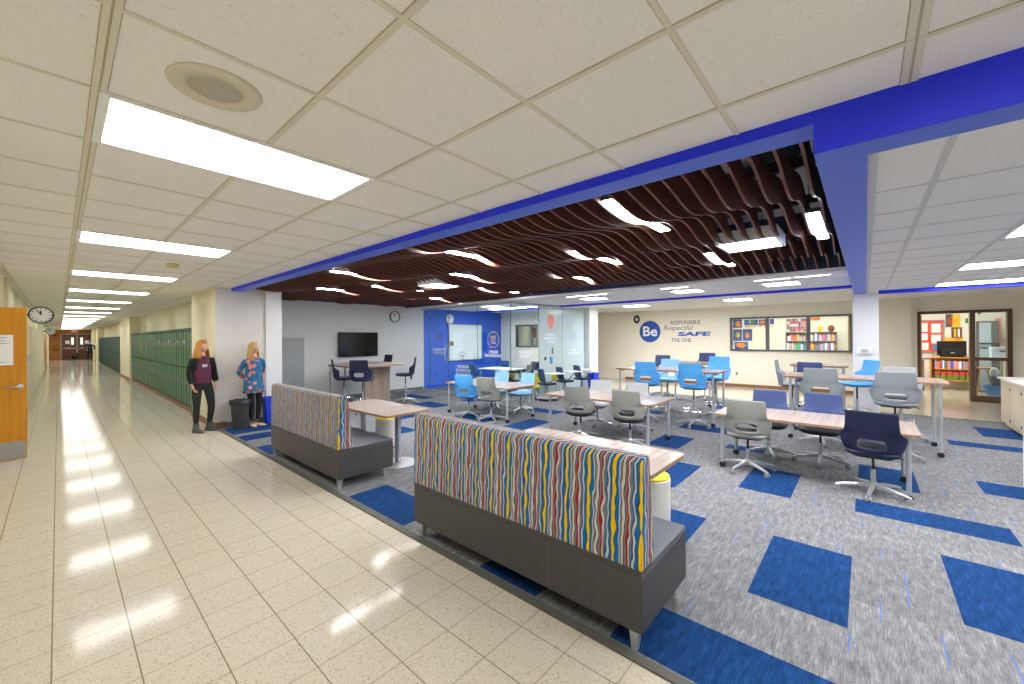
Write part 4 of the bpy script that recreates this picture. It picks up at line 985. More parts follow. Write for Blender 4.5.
# ---- bins
tb = empty('waste_bin', (2.30, 8.97, .006), 0, 'dark grey waste bin with liner in front of the grey column', 'bin')
MB().lathe([(.118, 0), (.122, .01), (.155, .50), (.166, .505), (.166, .54), (.160, .54), (.153, .50), (.112, .03), (.01, .03)], 28).build('body', M_BIN, tb, smooth=False)
b = MB(); b.rings([[((r+.004*math.sin(k*2.3))*math.cos(2*PI*k/30), (r+.004*math.sin(k*2.3))*math.sin(2*PI*k/30), z+.006*math.sin(k*1.7)) for k in range(30)] for r, z in ((.170, .46), (.174, .545), (.153, .548), (.143, .44))], cap=False); b.build('liner', M_BLACK, tb, smooth=True)
def rbin(x, y, label):
    t = empty('recycling_bin', (x, y, .006), 0, label, 'bin')
    b = MB(); o = [(s*(.15 if z else .125)*1.0, q*(.11 if z else .095)) for z in (0, 1) for s, q in ((-1, -1), (1, -1), (1, 1), (-1, 1))]
    b.rings([[(s*w, q*d, z) for s, q in ((-1, -1), (1, -1), (1, 1), (-1, 1))] for w, d, z in ((.125, .10, 0), (.165, .13, .50), (.172, .137, .50), (.172, .137, .53), (.158, .124, .53), (.118, .094, .03))]); b.build('body', M_BINBLUE, t)
    b = MB()
    for k in range(3):
        a0 = 2*PI*k/3; b.rings([[(R*math.cos(a0+u), -.121-(.27+R*math.sin(a0+u)-.25)*.06-.004, .27+R*math.sin(a0+u)) for R in (.04, .058)] for u in [1.5*i/6 for i in range(7)]], cap=False, closed=False)
    b.build('recycling_mark', mat('mark_pale', '#9fb4ee', .5), t)
rbin(2.89, 9.07, 'bright blue recycling bin behind the woman in the floral tunic')
rbin(11.62, 6.72, 'bright blue recycling bin before the white column of the glass room')

# ---- credenza and white cabinet at the right edge
cz = empty('credenza', (10.35, -2.27, 0), 0, 'whitewashed oak credenza with white top at the right edge', 'cabinet')
MB().box(-1.35, 1.40, -.37, .35, .07, .87).box(-1.33, 1.38, -.35, .31, 0, .07).build('body', M_CREDENZA, cz)
MB().box(-1.38, 1.44, -.40, .41, .87, .905).build('top', WHITE, cz, bevel=.004)
for k in range(4):
    x0 = -1.33+.683*k; d = MB().box(x0+.004, x0+.675, .35, .37, .08, .86).build('door', M_CREDENZA, cz)
    MB().box(x0+.01, x0+.03, .36, .378, .15, .20).box(x0+.01, x0+.03, .36, .378, .70, .75).build('hinge', M_BLACK, d)
wc = empty('white_cabinet', (6.7, -1.63, 0), 0, 'low white rounded cabinet cut off by the right photo edge', 'cabinet')
MB().box(-.3, .3, -.35, .35, .02, .66).build('body', WHITE, wc, bevel=.03, seg=3); MB().box(-.31, -.3, -.3, .3, .34, .35).build('gap_shade_strip', M_DARKGREY, wc)  # dark grey strip laid on as the shade of a gap
yt = MB(); yt.prism([(1.60, .845), (1.615, .84), (1.635, .875), (1.62, .885)], .0005, .0015)
tag(yt.build('floor_tape', mat('tape_yellow', '#e6e04a', .6)), 'tiny yellow strip of tape on the tiled floor', 'tape')

# ---- classroom behind the open door
bb_ = empty('bulletin_board', (18.88, -1.60, 1.65), 0, 'red bulletin board with white papers on the classroom wall', 'bulletin board')
MB().box(-.02, .0, -.26, .26, -.50, .50).build('backing', M_RED, bb_); MB().box(-.03, .0, -.30, -.26, -.54, .54).box(-.03, 0, .26, .30, -.54, .54).box(-.03, 0, -.26, .26, .5, .54).box(-.03, 0, -.26, .26, -.54, -.5).build('border', mat('board_edge', '#9a8f8a', .6), bb_)
for (y0, y1, z0, z1) in ((-.22, .0, .12, .42), (-.22, 0, -.22, .06), (.08, .24, .15, .45), (.08, .25, -.12, .1), (.06, .25, -.44, -.2)): MB().box(-.026, -.02, y0, y1, z0, z1).build('paper', M_PAPER, bb_)
MB().box(-.026, -.02, -.2, -.02, -.44, -.26).build('picture', mat('print_blue', '#3f7fc0', .6), bb_)
def poster(y0, y1, z0, z1, m, label, extra=None, x=18.89, kind='poster'):
    t = empty(kind, (x, (y0+y1)/2, (z0+z1)/2), 0, label, 'poster')
    hy, hz = abs(y1-y0)/2, abs(z1-z0)/2
    MB().box(-.008, 0, -hy, hy, -hz, hz).build('sheet', m, t)
    for (a, b, c, d, mm) in (extra or []): MB().box(-.011, -.008, a*hy, b*hy, c*hz, d*hz).build('printed_shape', mm, t)
    return t
M_GP = mat('poster_grey', '#5a5f68', .6)
poster(-1.93, -2.08, 1.95, 2.36, M_GP, 'grey and orange poster high on the classroom wall', [(-.9, .1, -.6, .5, M_RED), (-.5, .3, -.2, .2, M_ORANGE)])
poster(-2.06, -2.24, 1.94, 2.34, M_YELLOW2, 'yellow poster high on the classroom wall', [(-.3, .5, -.1, .1, M_ORANGE)])
poster(-2.05, -2.28, 1.60, 1.94, mat('poster_brown', '#6b4b34', .6), 'dark brown poster below the yellow one', [(-.6, -.2, -.8, .7, M_PAPER), (.1, .5, -.8, .7, M_YELLOW2)])
poster(-2.34, -2.50, 1.74, 2.24, M_PAPER, 'white poster with green and red shapes beside the mullion', [(.1, .9, .3, .9, M_GREEN), (-.8, .0, -.1, .6, M_RED)])
poster(-1.85, -2.30, 1.50, 1.62, M_YELLOW2, 'low yellow paper border above the black television', [(-.7, -.2, -.8, .8, M_ORANGE)])
poster(-2.95, -3.08, 1.4, 2.2, mat('poster_pink', '#e89aa0', .6), 'pink paper strip at the right of the classroom wall')
shf = empty('bookcase', (18.35, -1.98, 0), 0, 'honey wooden low bookcase in the classroom', 'bookcase')
b = MB()
for z in (.28, .62, .98): b.box(-.16, .16, -.42, .42, z, z+.03)
b.box(-.16, .16, -.45, -.42, 0, 1.01); b.box(-.16, .16, .42, .45, 0, 1.01); b.box(.14, .16, -.42, .42, .28, 1.0); b.build('case', M_ORWOOD, shf)
random.seed(3)
BC = [('white', M_PAPER), ('red', M_RED), ('blue', mat('book_blue', '#3a67b8', .6)), ('green', M_GREEN), ('orange', M_ORANGE), ('brown', mat('book_brown', '#7b5b45', .6)), ('pink', mat('book_pink', '#d88aa8', .6)), ('grey', mat('book_grey', '#9a9da4', .6))]
def books(x, y0, y1, z, hmin, hmax, where, step=.036, ms=BC):
    y = y0
    while y < y1-step:
        w = step*random.uniform(.8, 1.05); n_, m_ = random.choice(ms); h = random.uniform(hmin, hmax)
        o = MB().box(x-.10, x+.06, y, y+w-.002, z, z+h).build('book', m_); tag(o, n_+' book standing '+where, 'book', n_+' books '+where); y += w
books(18.33, -2.38, -1.60, .651, .18, .27, 'on the upper shelf of the honey bookcase')
for k in range(6): tag(MB().box(18.2, 18.42, -2.38+.13*k, -2.27+.13*k, .45, .56+.02*(k % 2)).build('red_folder_box', mat('folder_red', '#c4453a', .6)), 'red folder box on the lower shelf of the honey bookcase', 'box', 'red boxes in the honey bookcase')
for k in range(6): tag(MB().box(18.2, 18.42, -2.38+.13*k, -2.27+.13*k, .311, .448).build('green_bin', mat('bin_green', '#6f8f2c', .6)), 'green bin on the lowest shelf of the honey bookcase', 'box', 'green bins in the honey bookcase')
ct = empty('television_set', (18.35, -2.0, 1.011), 0, 'black television set on the honey bookcase', 'television')
MB().box(-.12, .12, -.24, .26, 0, .05).build('stand', M_BLACK, ct); MB().box(-.04, .04, -.30, .32, .05, .50).build('screen_case', mat('set_black', '#0f1013', .3), ct, bevel=.01); MB().box(-.12, -.04, -.2, .2, .02, .24).build('black_case', M_BLACK, ct); MB().box(-.127, -.12, -.04, .04, .12, .15).build('badge', M_SILVER, ct)
t = empty('side_table', (17.6, -1.42, 0), 0, 'small black-legged table by the classroom door', 'table')
MB().box(-.25, .25, -.14, .14, .97, 1.0).build('top', M_DARKGREY, t)
for a in (-.22, .22):
    for c_ in (-.11, .11): MB().cyl((a, c_), .012, 0, .97, 8).build('leg', M_BLACK, t)
t = empty('tall_cabinet', (18.2, -2.72, 0), 0, 'grey tall cabinet behind the classroom side window', 'cabinet')
MB().box(-.2, .2, -.18, .22, 0, 2.1).build('body', M_DARKGREY, t); MB().box(-.215, -.2, -.02, .21, .06, 2.05).build('door', mat('cab_glass', '#8f9ba6', .2), t); MB().box(-.24, -.215, -.16, .21, 1.42, 1.46).box(-.24, -.215, -.16, .21, 1.3, 1.33).build('shelf_rail', M_BLACK, t)
t = empty('counter', (17.3, -2.78, 0), 0, 'white counter behind the classroom side window', 'counter')
MB().box(-.25, .25, -.42, .36, 1.0, 1.04).build('top', WHITE, t); MB().box(.0, .22, -.42, -.1, 0, 1.0).build('side', WHITE, t)
t = empty('storage_box', (17.25, -2.80, 1.041), 0, 'pale blue-grey lidded box with dark handle slot on the counter', 'box')
MB().box(-.15, .15, -.17, .19, 0, .26).build('body', mat('box_bluegrey', '#a9b8cc', .5), t); MB().box(-.16, .16, -.18, .20, .26, .31).build('lid', mat('box_lid', '#b8c5d6', .5), t); MB().box(-.157, -.15, -.07, .05, .18, .22).build('handle_slot', M_BLACK, t)
t = empty('wooden_stool', (16.75, -2.42, 0), 0, 'round brown wooden stool behind the classroom side window', 'stool')
MB().lathe([(.16, .76), (.185, .775), (.185, .80), (.17, .81)], 24).build('seat', M_STOOLWOOD, t)
for k in range(4): a = .6+PI/2*k; MB().tube([(.1*math.cos(a), .1*math.sin(a), .77), (.2*math.cos(a), .2*math.sin(a), 0)], .015, 8).build('leg', mat('stool_leg', '#a9803f', .5), t)
t = empty('storage_tub', (16.1, -2.52, 0), 0, 'blue oval plastic tub on the floor behind the side window', 'tub')
b = MB(); b.rings([[(r*.8*math.cos(2*PI*k/28), r*math.sin(2*PI*k/28), z) for k in range(28)] for r, z in ((.15, 0), (.19, .36), (.205, .365), (.205, .39), (.185, .39), (.145, .03))]); b.build('body', M_TUB, t); MB().box(-.03, .03, .19, .225, .33, .36).box(-.03, .03, -.225, -.19, .33, .36).build('handle', M_TUB, t)
t = empty('stuffed_bag', (16.1, -2.55, .39), 0, 'dark lumpy bag and pale cloth piled in the blue tub', 'bag')
b = MB(); b.ell((0, -.03, .08), (.14, .15, .16), 14, 8); b.ell((.02, .06, .16), (.10, .08, .12), 12, 8); b.build('dark_bag', mat('bag_dark', '#5c5a5e', .8), t, smooth=True)
b = MB(); b.ell((0, .05, .32), (.08, .09, .14), 12, 8); b.build('pale_cloth', mat('cloth_pale', '#a9b2bd', .8), t, smooth=True)
t = empty('wall_lamp', (17.6, -2.62, 2.42), 0, 'brass lamp on a dark bent arm high behind the side window', 'lamp')
MB().tube([(.1, .16, -.13), (.1, .10, -.04), (.1, -.05, 0)], .022, 8).build('arm', M_DARKGREY, t, smooth=True); MB().lathe([(.05, -.05), (.07, .0), (.05, .05)], 16, (.1, -.13)).build('lamp_head', mat('brass', '#c9b14a', .3, .6), t, smooth=True)
# ---- room behind the wide window
MB_ = [('map of orange and green land on blue, top left', 3.69, 4.0, 2.04, 2.37), ('wide map with green land on blue, top second', 3.14, 3.61, 2.14, 2.35), ('orange map on blue, top third', 2.87, 3.11, 2.13, 2.34), ('map with yellow and green land, middle left', 3.69, 4.0, 1.52, 1.98), ('map with orange land, middle second', 3.34, 3.66, 1.52, 1.98), ('map with orange land, bottom left', 3.48, 3.95, 1.17, 1.48), ('small blue map at the first mullion', 2.61, 2.74, 2.15, 2.35)]
M_MB = mat('map_blue', '#3a56a8', .6)
sc_ = 18.88/18.0
for i, (l, y0, y1, z0, z1) in enumerate(MB_):
    y0 *= sc_; y1 *= sc_; z0 = 1.7+(z0-1.7)*sc_; z1 = 1.7+(z1-1.7)*sc_
    t = empty('wall_map', (18.89, (y0+y1)/2, (z0+z1)/2), 0, l.replace('map', 'classroom map', 1), 'map', 'maps in the room behind the wide window')
    MB().box(-.008, 0, -(y1-y0)/2, (y1-y0)/2, -(z1-z0)/2, (z1-z0)/2).build('sheet', M_MB, t)
    b = MB(); n = 14; rr = min(y1-y0, z1-z0)*.36; random.seed(i)
    P = [((1+.35*random.uniform(-1, 1))*rr*math.cos(2*PI*k/n)*min(1.5, (y1-y0)/(z1-z0)), (1+.35*random.uniform(-1, 1))*rr*math.sin(2*PI*k/n)) for k in range(n)]
    b.rings([[(-.012, u, v) for u, v in P], [(-.008, u, v) for u, v in P]]); b.build('land', [M_ORANGE, M_GREEN, M_ORANGE, M_YELLOW2, M_ORANGE, M_ORANGE, M_MB][i], t)
    if i in (0, 3, 1): b = MB(); b.ell((-.010, rr*.5, rr*.3), (.004, rr*.5, rr*.6), 10, 6); b.build('land', M_GREEN if i != 1 else M_YELLOW2, t)
o = text('wall_lettering', 'MAPS OF THE WORLD', .10, M_ORANGE, (18.885, 3.25, 2.10), '-X', None, sx=1.0, bold=.003); tag(o, 'small orange lettering under the classroom maps', 'wall lettering')
PB = mat('panel_bright', '#fff9d8', .5)
tag(MB().box(18.86, 18.89, 3.04, 3.46, 1.15, 1.98).build('pale_board', PB), 'pale board left of the first mullion in the room behind the wide window', 'board')
tag(MB().box(18.86, 18.89, 2.62, 2.92, 1.15, 1.98).build('pale_board', PB), 'pale board right of the first mullion in the room behind the wide window', 'board')
t = empty('photo_collage', (18.89, 2.01, 2.13), 0, 'colourful collage of small pictures above the left bookcase', 'collage')
MB().box(-.006, 0, -.32, .32, -.26, .24).build('sheet', mat('collage_base', '#c9a9b4', .6), t); random.seed(5)
for i in range(7):
    for j in range(5):
        MB().box(-.010, -.006, -.31+.088*i, -.31+.088*i+.07, -.25+.098*j, -.25+.098*j+.08).build('picture', random.choice([M_RED, M_PAPER, M_ORANGE, mat('plum', '#8a3f6a', .6), mat('book_blue', '#3a67b8', .6), mat('rose', '#e88a9a', .6), M_GP]), t)
for (y0, y1, lb, w) in ((1.68, 2.26, 'dark metal bookcase left of the second mullion', 'left'), (.78, 1.58, 'dark metal bookcase right of the second mullion', 'right')):
    t = empty('bookcase', (18.4, (y0+y1)/2, 0), 0, lb, 'bookcase'); hy = (y1-y0)/2
    b = MB()
    for z in (.1, .5, .85, 1.17, 1.50, 1.82): b.box(-.14, .14, -hy, hy, z, z+.02)
    b.box(-.14, .14, -hy-.02, -hy, 0, 1.84); b.box(-.14, .14, hy, hy+.02, 0, 1.84); b.box(.13, .14, -hy, hy, .1, 1.84); b.build('case', mat('shelf_metal', '#7a746a', .5), t)
    for z, nm in ((1.191, 'lower'), (1.521, 'upper')): books(18.36, y0+.02, y1-.01, z, .17, .26, 'on the %s visible shelf of the %s dark bookcase' % (nm, w), .042)
tag(MB().lathe([(.06, 1.841), (.05, 1.90), (.09, 1.98), (.03, 2.06)], 14, (18.4, 1.25)).build('ornament', M_YELLOW2, smooth=True), 'yellow ornament on top of the right dark bookcase', 'ornament')
tag(MB().ell((18.4, .93, 1.96), (.1, .1, .12), 14, 8).build('ball', mat('maroon_ball', '#7a2f35', .5), smooth=True), 'dark red ball on top of the right dark bookcase', 'ball')
poster(1.28, 1.58, 2.28, 2.40, M_ORANGE, 'orange strip above the right dark bookcase')
tag(MB().box(18.8, 18.89, .30, .48, 0, 2.4).build('door_edge', mat('tan_door', '#a8875c', .5)), 'tan door standing at the right end of the room behind the window', 'door')
# shapes glimpsed through the small window of the glass room
t = empty('hall_banner', (12.9, 10.2, 1.5), 0, 'red and teal hangings behind the small window of the glass room', 'banner')
MB().box(0, .02, -.15, .12, .2, .62).build('red_cloth', M_RED, t); MB().box(.05, .08, -.75, -.1, -1.5, .42).build('teal_cloth', mat('teal_cloth', '#3f9a94', .7), t); MB().box(.03, .05, -.5, -.42, -.3, .4).build('yellow_strip', M_YELLOW2, t)
# ================================================================== people
def skin(name, chains, mats, parent=None, sub=1, root=0, smooth=True):
    """chains: list of lists of (x,y,z,rx,ry); first point of a chain joins an earlier point if within 1 mm"""
    V, E, R = [], [], []
    def vid(p):
        for i, q in enumerate(V):
            if abs(q[0]-p[0])+abs(q[1]-p[1])+abs(q[2]-p[2]) < .001: return i
        V.append(p[:3]); R.append((p[3], p[4] if len(p) > 4 else p[3])); return len(V)-1
    for c in chains:
        ids = [vid(p) for p in c]
        for a, b in zip(ids, ids[1:]): E.append((a, b))
    me = bpy.data.meshes.new(name); me.from_pydata(V, E, []); me.update()
    o = bpy.data.objects.new(name, me); COL.objects.link(o)
    sk = o.modifiers.new('Skin', 'SKIN'); sk.use_smooth_shade = True
    for i, r in enumerate(R): me.skin_vertices[0].data[i].radius = r
    for i, s_ in enumerate(me.skin_vertices[0].data): s_.use_root = (i == root)
    sb = o.modifiers.new('Sub', 'SUBSURF'); sb.levels = sub; sb.render_levels = sub
    bake(o); o.data.materials.clear()
    for m in (mats if isinstance(mats, list) else [mats]): o.data.materials.append(m)
    for p in o.data.polygons: p.use_smooth = smooth
    if parent: o.parent = parent
    return o
def join_mesh(o, mb, mi):
    """merge builder geometry into object's mesh"""
    bm = bmesh.new(); bm.from_mesh(o.data); vs = [bm.verts.new(v) for v in mb.v]
    for f in mb.f:
        try: fc = bm.faces.new([vs[i] for i in f]); fc.material_index = mi; fc.smooth = True
        except ValueError: pass
    bm.normal_update(); bm.to_mesh(o.data); bm.free()
def head_mb(c, yaw, s=1.0, tilt=0.):
    """head looking to -Y turned by yaw (positive: towards +X)"""
    b = MB(); rx, ry, rz = .073*s, .092*s, .112*s; n, m = 24, 16; o = []
    for j in range(m+1):
        ph = PI*(j+.02)/(m+.04); ring = []
        for k in range(n):
            a = 2*PI*k/n; x, y, z = math.sin(ph)*math.cos(a), math.sin(ph)*math.sin(a), -math.cos(ph)
            X, Y, Z = x*rx, y*ry, z*rz
            if z < 0: X *= 1-.28*(-z)**1.3; Y *= 1-.10*(-z)     # jaw narrows
            front = max(0, -y)
            if front > .8 and -.35 < z < .18 and abs(x) < .30: Y -= .020*s*(1-abs(z+.12)/.30)*(1-abs(x)/.30)  # nose
            if front > .75 and .05 < z < .30 and .15 < abs(x) < .6: Y += .006*s     # eye sockets
            if front > .8 and z < -.75: Y -= .006*s
            ring.append((X, Y, Z))
        o.append(ring)
    cy, sy = math.cos(yaw), math.sin(yaw)
    def tr(p): x, y, z = p; return (c[0]+x*cy-y*sy, c[1]+x*sy+y*cy, c[2]+z)
    b.rings([[tr(p) for p in r] for r in o])
    ears = MB()
    for sx in (-1, 1): ears.ell((0, 0, 0), (.010*s, .018*s, .028*s), 8, 6); 
    k = len(ears.v)//2
    for i, v in enumerate(ears.v): sx = -1 if i < k else 1; ears.v[i] = tr((v[0]+sx*.074*s, v[1]+.005, v[2]-.005*s))
    b.add(ears.v, ears.f)
    ey = MB()
    for sx in (-1, 1): ey.ell((sx*.030*s, -.083*s, .012*s), (.013*s, .008*s, .006*s), 8, 6)
    for sx in (-1, 1): ey.ell((sx*.030*s, -.085*s, .032*s), (.017*s, .006*s, .003*s), 8, 4)
    lp = MB(); lp.ell((0, -.087*s, -.056*s), (.024*s, .010*s, .007*s), 10, 6)
    ey.v = [tr(v) for v in ey.v]; lp.v = [tr(v) for v in lp.v]
    return b, ey, lp, tr
def hair_mb(c, yaw, length, s=1.0, flare=1.0):
    b = MB(); cy, sy = math.cos(yaw), math.sin(yaw)
    def tr(x, y, z): return (c[0]+x*cy-y*sy, c[1]+x*sy+y*cy, c[2]+z)
    rows = []; A = 22
    prof = [(.004, .134, 0), (.034, .128, .35), (.062, .110, .9), (.080, .078, 1.6), (.089, .050, 1.8), (.094, .02, 1.92), (.098, -.03, 1.98), (.102*flare, -.09, 2.05), (.112*flare, -.15, 2.12), (.118*flare, -.15-length*.5, 2.15), (.105*flare, -.15-length, 2.15)]
    for r, z, op in prof:
        half = PI-1.12 if op > 1 else PI-1.12*op
        row = []
        for k in range(A+1):
            t_ = -half+2*half*k/A     # angle measured from the back of the head (+Y)
            wob = 1+.035*math.sin(5*t_+z*30)+.02*math.sin(11*t_)
            rr = r*s*wob
            row.append(tr(rr*math.sin(t_), rr*1.15*math.cos(t_)+.008, z*s))
        rows.append(row)
    inner = []
    for row, (r, z, op) in zip(rows, prof):
        inner.append([(c[0]+(p[0]-c[0])*.86, c[1]+(p[1]-c[1])*.86, p[2]-.004) for p in row])
    n = A+1
    for R_ in (rows, inner):
        o = len(b.v)
        for r in R_: b.v += r
        for i in range(len(rows)-1):
            for j in range(A): b.f.append((o+i*n+j, o+i*n+j+1, o+(i+1)*n+j+1, o+(i+1)*n+j)); b.m.append(0)
    N = len(rows)*n
    for i in range(len(rows)-1):
        for j in (0, A): b.f.append((i*n+j, (i+1)*n+j, N+(i+1)*n+j, N+i*n+j)); b.m.append(0)
    for j in range(A): i = len(rows)-1; b.f.append((i*n+j, i*n+j+1, N+i*n+j+1, N+i*n+j)); b.m.append(0)
    # parting cap over the forehead
    b.rings([[tr(.082*s*math.cos(2*PI*k/18)*math.sin(a), .098*s*math.sin(2*PI*k/18)*math.sin(a)+.012, .020*s+.108*s*math.cos(a)) for k in range(18)] for a in (.05, .35, .65, .95, 1.2)], cap=True)
    return b
def hand(o, wrist, d, palm_n, mi=0, s=1.0, curl=.5):
    """d: direction from wrist to fingertips, palm_n: palm normal; five separate fingers"""
    d = Vector(d).normalized(); n = Vector(palm_n).normalized(); a = d.cross(n).normalized(); n = a.cross(d).normalized(); w = Vector(wrist)
    b = MB()
    rs = []
    for t_, hw, ht in ((0, .022, .016), (.03, .034, .015), (.06, .040, .014), (.085, .040, .012)):
        c_ = w+d*t_*s; rs.append([c_+a*hw*s*math.cos(2*PI*k/10)+n*ht*s*math.sin(2*PI*k/10) for k in range(10)])
    b.rings(rs)
    for i, (off, L) in enumerate(((-.030, .066), (-.010, .078), (.010, .073), (.029, .058))):
        p0 = w+d*.078*s+a*off*s; p1 = p0+(d*math.cos(curl*.5)+n*math.sin(curl*.5))*L*.45*s; p2 = p1+(d*math.cos(curl*1.3)+n*math.sin(curl*1.3))*L*.33*s; p3 = p2+(d*math.cos(curl*1.9)+n*math.sin(curl*1.9))*L*.25*s
        b.tube([p0, p1, p2, p3], [.0092*s, .0086*s, .0078*s, .006*s], 7)
    p0 = w+d*.028*s-a*.030*s; p1 = p0+(d*.7-a*.55+n*.35).normalized()*.034*s; p2 = p1+(d*.9-a*.15+n*.35).normalized()*.030*s
    b.tube([p0, p1, p2], [.013*s, .0105*s, .0075*s], 7)
    join_mesh(o, b, mi)
def set_mats(o, fn):
    for p in o.data.polygons:
        m = fn(p.center)
        if m is not None: p.material_index = m
def shoe(b, ankle, ang, L=.24, hgt=.13, boot=True):
    """sole on z=0, toe towards ang (radians from -Y, positive to +X)"""
    ax, ay = ankle; dx, dy = math.sin(ang), -math.cos(ang); px, py = -dy, dx
    rs = []
    prof = [(-.075, .022, .0, .055), (-.06, .034, .0, .085 if boot else .06), (-.01, .038, .0, hgt if boot else .055), (.05, .040, 0, .085 if boot else .045), (.10, .045, 0, .055 if boot else .035), (.145, .040, 0, .040 if boot else .030), (.175, .018, 0, .028 if boot else .02)]
    for t_, hw, z0, z1 in prof:
        rs.append([(ax+dx*t_+px*hw*u, ay+dy*t_+py*hw*u, z0+(z1-z0)*v) for u, v in ((-1, 0), (1, 0), (1.0, .45), (.7, .85), (0, 1), (-.7, .85), (-1, .45))])
    b.rings(rs)
    if boot: b.rings([[(ax+.048*math.cos(2*PI*k/12), ay+.055*math.sin(2*PI*k/12), z) for k in range(12)] for z in (.06, .13, .17)])

# ---------- woman in the black cardigan
P1 = empty('person', (1.765, 9.20, 0), .15, 'woman in black cardigan over maroon top and black trousers, standing before the lockers', 'person')
hipL, hipR = (.085, 0, .86), (-.085, 0, .86)
kL, aL = (.115, -.06, .47), (.115, .03, .10); kR, aR = (-.10, -.01, .46), (-.10, .01, .10)
body = [[(0, .01, .92, .135, .10), (0, .01, 1.04, .115, .088), (0, .0, 1.18, .130, .098), (0, .005, 1.30, .130, .088), (0, .01, 1.375, .075, .062), (0, .005, 1.43, .046, .048), (0, -.005, 1.50, .046, .05)],
    [(0, .01, .92, .135, .10), (*hipL, .085), (.103, -.03, .66, .070), (*kL, .054), (.116, -.02, .32, .052), (*aL, .036)],
    [(0, .01, .92, .135, .10), (*hipR, .085), (-.095, -.01, .66, .070), (*kR, .054), (-.10, .01, .30, .052), (*aR, .036)],
    [(0, .005, 1.30, .130, .088), (.148, .01, 1.325, .044), (.185, .02, 1.10, .036), (.185, -.05, .90, .027)],
    [(0, .005, 1.30, .130, .088), (-.148, .01, 1.325, .044), (-.185, .02, 1.10, .036), (-.175, -.06, .88, .027)]]
B1 = skin('body', body, [M_SKIN, M_DENIM, M_MAROON, M_EYE, M_LIP], P1)
set_mats(B1, lambda c: 2 if (c.z > .92 and c.z < 1.40 and abs(c.x) < .15) else (1 if c.z <= .92 and abs(c.x) < .18 else 0))
hb, ey, lp, tr = head_mb((0, -.012, 1.575), .62, .98)
join_mesh(B1, hb, 0); join_mesh(B1, ey, 3); join_mesh(B1, lp, 4)
hand(B1, (.185, -.052, .895), (-.05, -.25, -1), (-1, 0, 0)); hand(B1, (-.175, -.062, .875), (.15, -.35, -.9), (1, -.2, 0))
hr = hair_mb((0, -.012, 1.575), .62, .07, 1.0, 1.12).build('hair', M_HAIR1, P1, smooth=True)
tp = MB(); tp.rings([[(r*math.cos(2*PI*k/24), d_*math.sin(2*PI*k/24)+.004, z) for k in range(24)] for r, d_, z in ((.135, .112, .90), (.142, .118, .98), (.138, .108, 1.08), (.142, .112, 1.20), (.135, .106, 1.30), (.105, .082, 1.36), (.068, .060, 1.395))], cap=False)
tp.build('top', M_MAROON, P1, smooth=True)
jc = [[(0, .02, .88, .150, .115), (0, .02, 1.04, .135, .108), (0, .015, 1.18, .145, .112), (0, .018, 1.30, .145, .100), (0, .018, 1.37, .085, .072)],
    [(0, .018, 1.30, .145, .100), (.150, .014, 1.32, .052), (.188, .022, 1.10, .047), (.19, -.045, .925, .046)],
    [(0, .018, 1.30, .145, .100), (-.150, .014, 1.32, .052), (-.188, .022, 1.10, .047), (-.18, -.052, .905, .046)]]
J = skin('cardigan', jc, M_BLACKCLOTH, P1)
bm = bmesh.new(); bm.from_mesh(J.data)
bmesh.ops.delete(bm, geom=[f for f in bm.faces if (f.calc_center_median().y < -.01 and abs(f.calc_center_median().x) < .062) or (f.calc_center_median().z > 1.375) or (f.calc_center_median().z < .83)], context='FACES')
bm.to_mesh(J.data); bm.free(); md = J.modifiers.new('s', 'SOLIDIFY'); md.thickness = .012; md.offset = 1
tr_ = [[(0, .012, .93, .140, .106), (0, .01, .88, .145, .11)], [(0, .01, .88, .145, .11), (*hipL[:2], .84, .092), (.103, -.03, .66, .076), (*kL, .060), (.116, -.02, .32, .056), (.115, .02, .15, .044)], [(0, .01, .88, .145, .11), (*hipR[:2], .84, .092), (-.095, -.01, .66, .076), (*kR, .060), (-.10, .01, .30, .056), (-.10, .01, .15, .044)]]
skin('trousers', tr_, M_DENIM, P1)
for (x, y), ang in (((aL[0], aL[1]), .75), ((aR[0], aR[1]), .35)):
    b = MB(); shoe(b, (x, y), ang); b.build('boot', M_BOOT, P1, bevel=.006)
bg = MB().box(-.045, .030, -.128, -.118, 1.205, 1.25).build('name_badge', M_PAPER, P1); MB().box(-.038, .022, -.130, -.128, 1.222, 1.232).build('badge_text', mat('badge_ink', '#6a86c0', .6), bg)

# ---------- woman in the floral tunic, arms behind her back
def floral():
    m = mat('floral_cloth', '#15638a', .8); q = NT(m)
    v = q.n('ShaderNodeTexVoronoi'); v.inputs['Scale'].default_value = 12; v.inputs['Randomness'].default_value = .9; q.l(q.tc.outputs['Object'], v.inputs['Vector'])
    pet = q.ramp(v.outputs['Distance'], [(0, '#dcbcae'), (.17, '#dcbcae'), (.18, '#cc7470'), (.46, '#cc7470'), (.47, '#14587a')], 'CONSTANT')
    v2 = q.n('ShaderNodeTexVoronoi'); v2.inputs['Scale'].default_value = 24; q.l(q.tc.outputs['Object'], v2.inputs['Vector'])
    leaf = q.math('LESS_THAN', v2.outputs['Distance'], .20)
    sel = q.math('GREATER_THAN', v.outputs['Distance'], .47)
    pick = q.math('GREATER_THAN', q.sep(v.outputs['Color'])[0], .3)
    c = q.mix(q.math('MULTIPLY', pick, q.math('SUBTRACT', 1, sel)), '#186a94', pet)
    q.color(q.mix(q.math('MULTIPLY', leaf, sel), c, '#123a55')); return m
M_FLORAL = floral()
P2 = empty('person', (2.55, 9.02, .006), .15, 'woman in teal floral tunic and black leggings leaning at the grey column', 'person')
